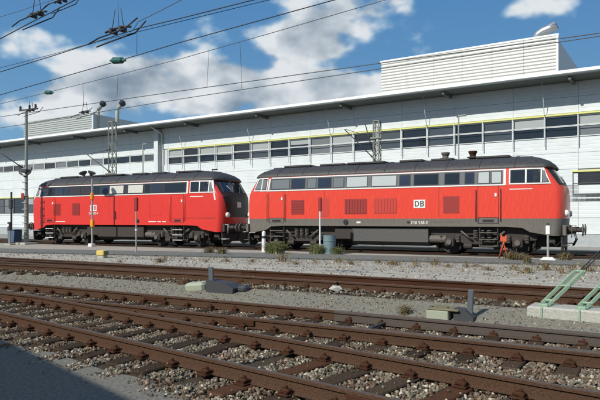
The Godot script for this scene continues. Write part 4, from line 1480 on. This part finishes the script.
func dropper(parent: Node, ax: float, ay: float, bx: float, by: float, q: float) -> void:
	part(parent, "dropper", tube_mesh([on_plane(ax, ay, q, TRACK_TURN), on_plane(bx, by, q, TRACK_TURN)], .005, 5), M.wire)

func section_insulator(parent: Node, px: float, py: float, q: float, s: float) -> void:
	var c := on_plane(px, py, q, TRACK_TURN)
	var g := part(parent, "section_insulator", tube_mesh([c + Vector3(-.55 * s, .1 * s, 0), c + Vector3(-.2 * s, .16 * s, 0), c + Vector3(.25 * s, .16 * s, 0), c + Vector3(.55 * s, .1 * s, 0)], .035 * s, 8), M.iron)
	for e in [-1.0, 1.0]:
		part(g, "skid", tube_mesh([c + Vector3(-1.15 * s, -.22 * s, .12 * e), c + Vector3(-.6 * s, -.12 * s, .16 * e), c + Vector3(.5 * s, -.02 * s, .16 * e), c + Vector3(1.0 * s, .24 * s, .12 * e)], .022 * s, 6), M.wire)
		part(g, "hanger", tube_mesh([c + Vector3(.25 * e * s, .15 * s, 0), c + Vector3(.12 * e * s, .75 * s, 0)], .008, 5), M.wire)
		part(g, "clamp", box_mesh(Vector3(.12, .16, .3) * s, .02), M.iron, c + Vector3(.2 * e * s, .08 * s, 0))

func rod_insulator(parent: Node, px: float, py: float, q: float) -> void:
	var c := on_plane(px, py, q, TRACK_TURN)
	part(parent, "rod_insulator", lathe_mesh([Vector2(.0, -.24), Vector2(.025, -.24), Vector2(.03, -.16), Vector2(.07, -.13), Vector2(.075, .13), Vector2(.03, .16), Vector2(.025, .24), Vector2(0, .24)], 12, Transform3D(Basis(Vector3.BACK, PI / 2 - .12), Vector3.ZERO)), M.insul, c)

func make_wires() -> void:
	# over the far switch track
	var b := thing("overhead_line", "pair of overhead contact wires hung by droppers in front of the hall roof", "overhead line", Vector3.ZERO, TRACK_TURN)
	wire(b, "messenger_wire", [[0, 104], [90, 82], [180, 59], [280, 30.5], [385, 0]], 13.35, M.wire_grey, .009)
	wire(b, "contact_wire", [[20, 114], [180, 91], [385, 62.5], [600, 33]], 13.35, M.wire_grey, .011)
	wire(b, "contact_wire", [[20, 125], [180, 99], [385, 68], [600, 36]], 13.25, M.wire_grey, .010)
	dropper(b, 209, 50.5, 207, 87, 13.35)
	dropper(b, 240, 42, 242, 90, 13.35)
	dropper(b, 118, 75, 117, 100, 13.35)
	dropper(b, 83, 84, 84, 108, 13.35)
	rod_insulator(b, 49, 92.5, 13.35)
	section_insulator(b, 31, 111.5, 13.35, .5)
	section_insulator(b, 85, 113.5, 13.25, .5)
	# over the near switch track
	var a := thing("overhead_line", "overhead line with section insulator and long messenger wire above the switch track", "overhead line", Vector3.ZERO, TRACK_TURN)
	wire(a, "messenger_wire", [[0, 72], [54, 55.5], [99, 41], [140, 28], [180, 18.5], [253, 0]], 9.25, M.wire, .010)
	wire(a, "messenger_wire", [[0, 68], [54, 54], [92, 43]], 9.3, M.wire, .006)
	wire(a, "contact_wire", [[0, 95], [108, 64], [180, 42.5], [334, 0]], 9.25, M.wire, .009)
	dropper(a, 137, 28, 137, 54, 9.25)
	dropper(a, 118, 2, 119, 27, 9.25)
	section_insulator(a, 118, 33, 9.25, .72)
	rod_insulator(a, 118, 60.5, 9.25)
	# over the nearest track
	var c := thing("overhead_line", "highest overhead wires with section insulators above the nearest track", "overhead line", Vector3.ZERO, TRACK_TURN)
	wire(c, "contact_wire", [[0, 39], [30, 23], [52, 12], [75, 0]], 7.6, M.wire, .010)
	wire(c, "messenger_wire", [[134, 29], [138, 22], [160, 11], [181, 0]], 7.6, M.wire_grey, .006, 0.0, .1)
	wire(c, "messenger_wire", [[0, 17], [20, 11], [40, 4]], 7.6, M.wire_grey, .005)
	section_insulator(c, 37, 17, 7.6, .55)
	section_insulator(c, 62, 3, 7.6, .4)

func make_posts() -> void:
	# signal post with twin floodlights in front of the left locomotive
	var p := at(92.3, 34.0, .19)
	var t := thing("loudspeaker_post", "slim grey post with twin black loudspeakers on top and orange boxes", "post", p, LOCO_TURN)
	part(t, "pole", cyl_mesh(.06, .05, 3.85, 10), M.galv, Vector3(0, 1.92, 0))
	for s in [-1.0, 1.0]:
		part(t, "loudspeaker", lathe_mesh([Vector2(.05, 0), Vector2(.08, .1), Vector2(.22, .22), Vector2(.23, .27), Vector2(0, .22)], 14), M.iron, Vector3(-.38 + s * .25, 3.98, 0), Vector3(0, 0, -s * 24))
	part(t, "head_bracket", box_mesh(Vector3(.8, .07, .09), .01), M.iron, Vector3(-.35, 3.95, 0))
	part(t, "orange_box", box_mesh(Vector3(.16, .4, .16), .03), M.orange, Vector3(.06, 2.85, .06))
	part(t, "orange_box", box_mesh(Vector3(.22, .42, .18), .03), M.orange, Vector3(.08, 1.32, .06))
	part(t, "foot", box_mesh(Vector3(.3, .2, .3), .03), M.white, Vector3(-.05, .08, 0))
	# thin post with dark box
	t = thing("signal_post", "thin pale post with a dark red box in front of the older locomotive", "post", at(136.3, 28.0, .19), LOCO_TURN)
	part(t, "pole", cyl_mesh(.035, .03, 2.45, 8), M.galv, Vector3(0, 1.22, 0))
	part(t, "signal_box", box_mesh(Vector3(.19, .62, .12), .02), M.red_dark, Vector3(0, 2.25, 0))
	part(t, "collar", box_mesh(Vector3(.1, .07, .1), .01), M.white, Vector3(0, 1.05, 0))
	t = thing("signal_post", "thin pale post with a dark red box beside the grey-blue barrel", "post", at(320, 26.6, .19), LOCO_TURN)
	part(t, "pole", cyl_mesh(.045, .04, 2.4, 8), M.frame, Vector3(0, 1.2, 0))
	part(t, "signal_box", box_mesh(Vector3(.14, .62, .1), .02), M.red_dark, Vector3(0, 2.2, 0))
	part(t, "foot", cyl_mesh(.09, .08, .12, 8), M.concrete, Vector3(0, .05, 0))
	# white marker posts
	t = thing("marker_post", "white signal post with a white box on top at the nose of the right locomotive", "post", at(547.8, 22.6, .2), LOCO_TURN)
	part(t, "pole", cyl_mesh(.045, .04, 1.3, 8), M.galv, Vector3(0, .65, 0))
	part(t, "lamp_box", box_mesh(Vector3(.15, .34, .12), .02), M.white, Vector3(0, 1.12, 0))
	part(t, "cap", box_mesh(Vector3(.1, .1, .1), .02), M.iron, Vector3(0, 1.34, 0))
	part(t, "foot", prism_mesh(PackedVector2Array([Vector2(-.28, 0), Vector2(.28, 0), Vector2(.16, .1), Vector2(-.16, .1)]), .3), M.white)
	t = thing("marker_post", "short white marker post between the two locomotives", "post", at(263.8, 28.4, .19), LOCO_TURN)
	part(t, "pole", cyl_mesh(.1, .09, .92, 10), M.white, Vector3(0, .46, 0))
	part(t, "cap", cyl_mesh(.1, .03, .08, 10), M.white, Vector3(0, .96, 0))
	part(t, "band", cyl_mesh(.102, .102, .12, 10), M.iron, Vector3(0, .7, 0))
	t = thing("marker_post", "short signal post with a black and white lamp box at the catenary mast", "post", at(9.8, 36.5, .18), LOCO_TURN)
	part(t, "pole", cyl_mesh(.06, .05, 1.0, 8), M.galv, Vector3(0, .5, 0))
	part(t, "lamp_box", box_mesh(Vector3(.22, .5, .2), .03), M.iron, Vector3(0, 1.15, 0))
	part(t, "lens", cyl_mesh(.08, .08, .03, 12), M.white, Vector3(0, 1.2, .11), Vector3(90, 0, 0))
	part(t, "foot", box_mesh(Vector3(.6, .08, .4), .02), M.concrete, Vector3(0, .04, 0))
	t = thing("signal_post", "dark narrow switch post in front of the hall windows beside the catenary mast", "post", at(11.5, 45.0, .2), LOCO_TURN)
	part(t, "pole", cyl_mesh(.07, .07, 3.6, 8), M.iron, Vector3(0, 1.8, 0))
	part(t, "signal_box", box_mesh(Vector3(.3, .7, .2), .03), M.iron, Vector3(0, 2.7, .05))
	# containers
	t = thing("barrel", "grey-blue steel barrel standing among weeds at the locomotive bogie", "barrel", at(329.5, 26.6, .19), 0)
	part(t, "shell", lathe_mesh([Vector2(0, 0), Vector2(.28, 0), Vector2(.29, .02), Vector2(.28, .04), Vector2(.28, .28), Vector2(.295, .3), Vector2(.28, .32), Vector2(.28, .56), Vector2(.295, .58), Vector2(.28, .6), Vector2(.28, .8), Vector2(.29, .84), Vector2(.27, .85)], 22), M.barrel)
	part(t, "lid", cyl_mesh(.27, .27, .02, 22), M.barrel, Vector3(0, .83, 0))
	t = thing("waste_bin", "blue grey bin beside the catenary mast", "bin", at(15, 40.5, .2), LOCO_TURN)
	part(t, "container", prism_mesh(PackedVector2Array([Vector2(-.28, 0), Vector2(.28, 0), Vector2(.36, .8), Vector2(-.36, .8)]), .6), M.blue)
	part(t, "lid", box_mesh(Vector3(.8, .07, .68), .02), M.blue, Vector3(0, .84, 0))
	t = thing("cable_box", "small yellow box on a grey foot at the edge of the pale gravel strip", "box", at(102.5, 23.9, .13), TRACK_TURN)
	part(t, "casing", box_mesh(Vector3(.42, .2, .3), .03), M.yellow_box, Vector3(0, .26, 0))
	part(t, "side_plate", box_mesh(Vector3(.012, .17, .24), .004), M.box_top, Vector3(.216, .26, 0))
	part(t, "foot", box_mesh(Vector3(.34, .18, .22), .02), M.concrete, Vector3(0, .08, 0))
	# orange frame beside the bogie
	t = thing("warning_stand", "orange red folding stand leaning under the right locomotive's bogie", "stand", at(503.5, 23.35, .2), LOCO_TURN)
	for s in [-1.0, 1.0]:
		part(t, "strut", tube_mesh([Vector3(-.17 * s, 0, .02 * s), Vector3(.1 * s, .92, .02 * s)], .03, 6), M.redorange)
	part(t, "crossbar", tube_mesh([Vector3(-.12, .35, 0), Vector3(.12, .35, 0)], .025, 6), M.redorange)
	part(t, "board", box_mesh(Vector3(.24, .2, .03), .008), M.redorange, Vector3(0, .76, .03))

func make_switch_gear() -> void:
	# hand lever box at the far rail of the switch track
	var t := thing("switch_lever", "pale green switch box with rusty brown lid and an upright black lever weight", "switch lever", yard(-3.55, 11.02, -.17), TRACK_TURN)
	part(t, "casing", box_mesh(Vector3(.42, .2, .34), .015), M.greenbox, Vector3(0, .09, 0))
	part(t, "lid", box_mesh(Vector3(.6, .035, .5), .01), M.box_top, Vector3(.1, .21, -.08))
	part(t, "weight", prism_mesh(PackedVector2Array([Vector2(-.16, 0), Vector2(.2, 0), Vector2(.2, .1), Vector2(.05, .22), Vector2(-.16, .24)]), .3), M.iron, Vector3(.45, 0, -.05))
	part(t, "lever", box_mesh(Vector3(.11, .46, .05), .015), M.iron_blue, Vector3(.56, .36, -.05), Vector3(0, 0, -3))
	for x in [-.15, .15]:
		part(t, "bolt", cyl_mesh(.018, .018, .02, 6), M.rust_dark, Vector3(x, .235, -.02))
	part(t, "ground_plate", box_mesh(Vector3(1.1, .04, .5), .008), M.rust_dark, Vector3(.2, -.03, 0))
	# the other one beside the far track
	t = thing("switch_lever", "black switch machine with blue upright lever and pale green stone block", "switch lever", yard(-9.35, 11.52, -.02), TRACK_TURN)
	part(t, "machine", prism_mesh(PackedVector2Array([Vector2(-.3, -.08), Vector2(.5, -.08), Vector2(.52, .1), Vector2(.3, .2), Vector2(-.3, .26)]), .42), M.iron, Vector3(.2, 0, 0))
	part(t, "lever", box_mesh(Vector3(.15, .52, .06), .02), M.iron_blue, Vector3(-.04, .32, .08), Vector3(0, 0, 2))
	part(t, "block", box_mesh(Vector3(.55, .24, .36), .06), M.greenbox, Vector3(-.55, .05, 0), Vector3(4, 12, 5))
	part(t, "rod", tube_mesh([Vector3(.6, .02, 0), Vector3(1.15, .08, -.3), Vector3(1.4, .02, -.9)], .03, 6), M.rust_dark)
	part(t, "weight", box_mesh(Vector3(.26, .16, .26), .05), M.iron, Vector3(.85, .08, -.05))
	# stones beside it
	var s := part(self, numbered("stone"), stone_mesh(300), M.concrete, yard(-6.35, 12.2, .12))
	s.scale = Vector3(.16, .14, .14)
	tag(s, "pale lump of stone against the near rail of the far track", "stone")
	s = part(self, numbered("stone"), stone_mesh(301), M.rust, yard(-10.55, 11.75, .08))
	s.scale = Vector3(.2, .16, .16)
	tag(s, "rusty brown lump left of the black switch machine", "stone")
	# concrete foundation with green stay anchors
	t = thing("stay_anchor", "concrete block carrying two green steel stay anchors with cables", "anchor", yard(.24, 11.6, -.06), TRACK_TURN - 2)
	part(t, "foundation", box_mesh(Vector3(4.6, .34, .62), .03), M.concrete, Vector3(0, .04, 0))
	for x in [-2.02, -1.4]:
		var a := Vector3(x, .16, .02)
		var e := a + Vector3(.5, .58, -.46)
		var an := part(t, "anchor", box_mesh(Vector3(.2, .05, .3), .01), M.green, a + Vector3(0, .06, 0))
		for o in [-.07, .07]:
			var dir := (e - a).normalized()
			var bs := Basis.looking_at(dir, Vector3.UP)
			var b := part(an, "channel", box_mesh(Vector3(.025, .07, .9), .006), M.green)
			b.transform = Transform3D(bs, (e - a) * .5 + Vector3(o, .02, 0))
		for f in [.1, .55, 1.0]:
			part(an, "bolt", cyl_mesh(.022, .022, .19, 8), M.green, (e - a) * f + Vector3(0, .02, 0), Vector3(0, 0, 90))
		part(an, "foot_lug", box_mesh(Vector3(.16, .12, .16), .02), M.green, Vector3(0, -.02, .16))
		for o in [-.03, .03]:
			part(an, "cable", tube_mesh([e - a + Vector3(o, 0, 0), e - a + Vector3(o * 2.0 + 4.2, 5.0, -3.9)], .011, 6), M.wire)
		part(an, "drip_rail", box_mesh(Vector3(.03, .26, .02), .004), M.green, Vector3(-.02, -.14, .3))
	# litter
	for k in [[-7.25, 6.35, .12], [-5.14, 5.92, .1]]:
		var st := new_st()
		st.set_smooth_group(-1)
		var r := RandomNumberGenerator.new()
		r.seed = int(k[0] * -100)
		var ring := []
		for i in 9:
			var an := TAU * i / 9
			ring.append(Vector3(cos(an) * r.randf_range(.5, 1.1), r.randf_range(0, .35), sin(an) * r.randf_range(.4, .8)) * k[2])
		for i in 9:
			tri(st, Vector3(0, k[2] * .45, 0), ring[i], ring[(i + 1) % 9])
		var o := part(self, numbered("paper_litter"), done(st), M.white, yard(k[0], k[1], -.185))
		tag(o, "crumpled white scrap of paper lying on the ballast by the nearest rail", "litter", "paper scraps by the rail")

func make_shed() -> void:
	# building behind the photographer's left shoulder; its shadow lies on the asphalt
	var c := Vector3(-7.48, -.2, -1.0)
	var turn := rad_to_deg(atan2(.737, -.676))
	var t := thing("brick_shed", "flat roofed brick shed whose shadow falls across the asphalt", "building", c, turn)
	# local x runs away from the corner to the left front; local -z or +z is the depth of the shed
	part(t, "wall", box_mesh(Vector3(16, 5.6, 9), .02), M.brick, Vector3(8, 2.8, -4.6))
	part(t, "roof", box_mesh(Vector3(16.8, .3, 9.8), .03), M.hall_roof, Vector3(8, 5.75, -4.6))

# ---------------------------------------------------------------- scene
func _ready() -> void:
	rng.seed = 77
	# camera
	var cam := Camera3D.new()
	cam.name = "camera"
	add_child(cam)
	cam.position = Vector3(0, EYE, 0)
	cam.projection = Camera3D.PROJECTION_FRUSTUM
	cam.near = 0.1
	cam.far = 2000.0
	cam.size = 0.1 * 400.0 / FPX
	cam.frustum_offset = Vector2(0, 0.1 * (HORIZON - 200.0) / FPX)
	cam.current = true
	# sky and exposure
	var env := Environment.new()
	env.background_mode = Environment.BG_SKY
	var sky := Sky.new()
	var pm := PanoramaSkyMaterial.new()
	pm.panorama = ImageTexture.create_from_image(make_sky())
	pm.energy_multiplier = 1.0
	sky.sky_material = pm
	env.sky = sky
	env.tonemap_mode = Environment.TONE_MAPPER_LINEAR
	env.tonemap_exposure = 1.05
	env.sdfgi_enabled = true
	env.ssao_enabled = true
	env.ssil_enabled = true
	var we := WorldEnvironment.new()
	we.name = "environment"
	we.environment = env
	add_child(we)
	# sun from behind left
	var sun := DirectionalLight3D.new()
	sun.name = "sun"
	add_child(sun)
	var el := deg_to_rad(38.0)
	var to_sun := Vector3(-.75 * cos(el), sin(el), .66 * cos(el))
	sun.look_at_from_position(Vector3.ZERO, -to_sun, Vector3.UP)
	sun.light_energy = 1.5
	sun.light_color = Color(1.0, .975, .93)
	sun.light_angular_distance = 0.5
	sun.shadow_enabled = true

	make_materials()
	make_ground()
	make_tracks()
	make_hall()
	make_locomotive(Vector3(4.48, RAIL_B, -28.38), true, "bright red diesel locomotive with grey skirt and two roof exhaust stacks")
	make_locomotive(Vector3(-9.98, RAIL_B, -36.13), false, "older all red diesel locomotive with shade darkened nose, coupled to the grey skirted one")
	make_masts()
	make_wires()
	make_posts()
	make_switch_gear()
	make_shed()
	make_weeds()
	make_stones()
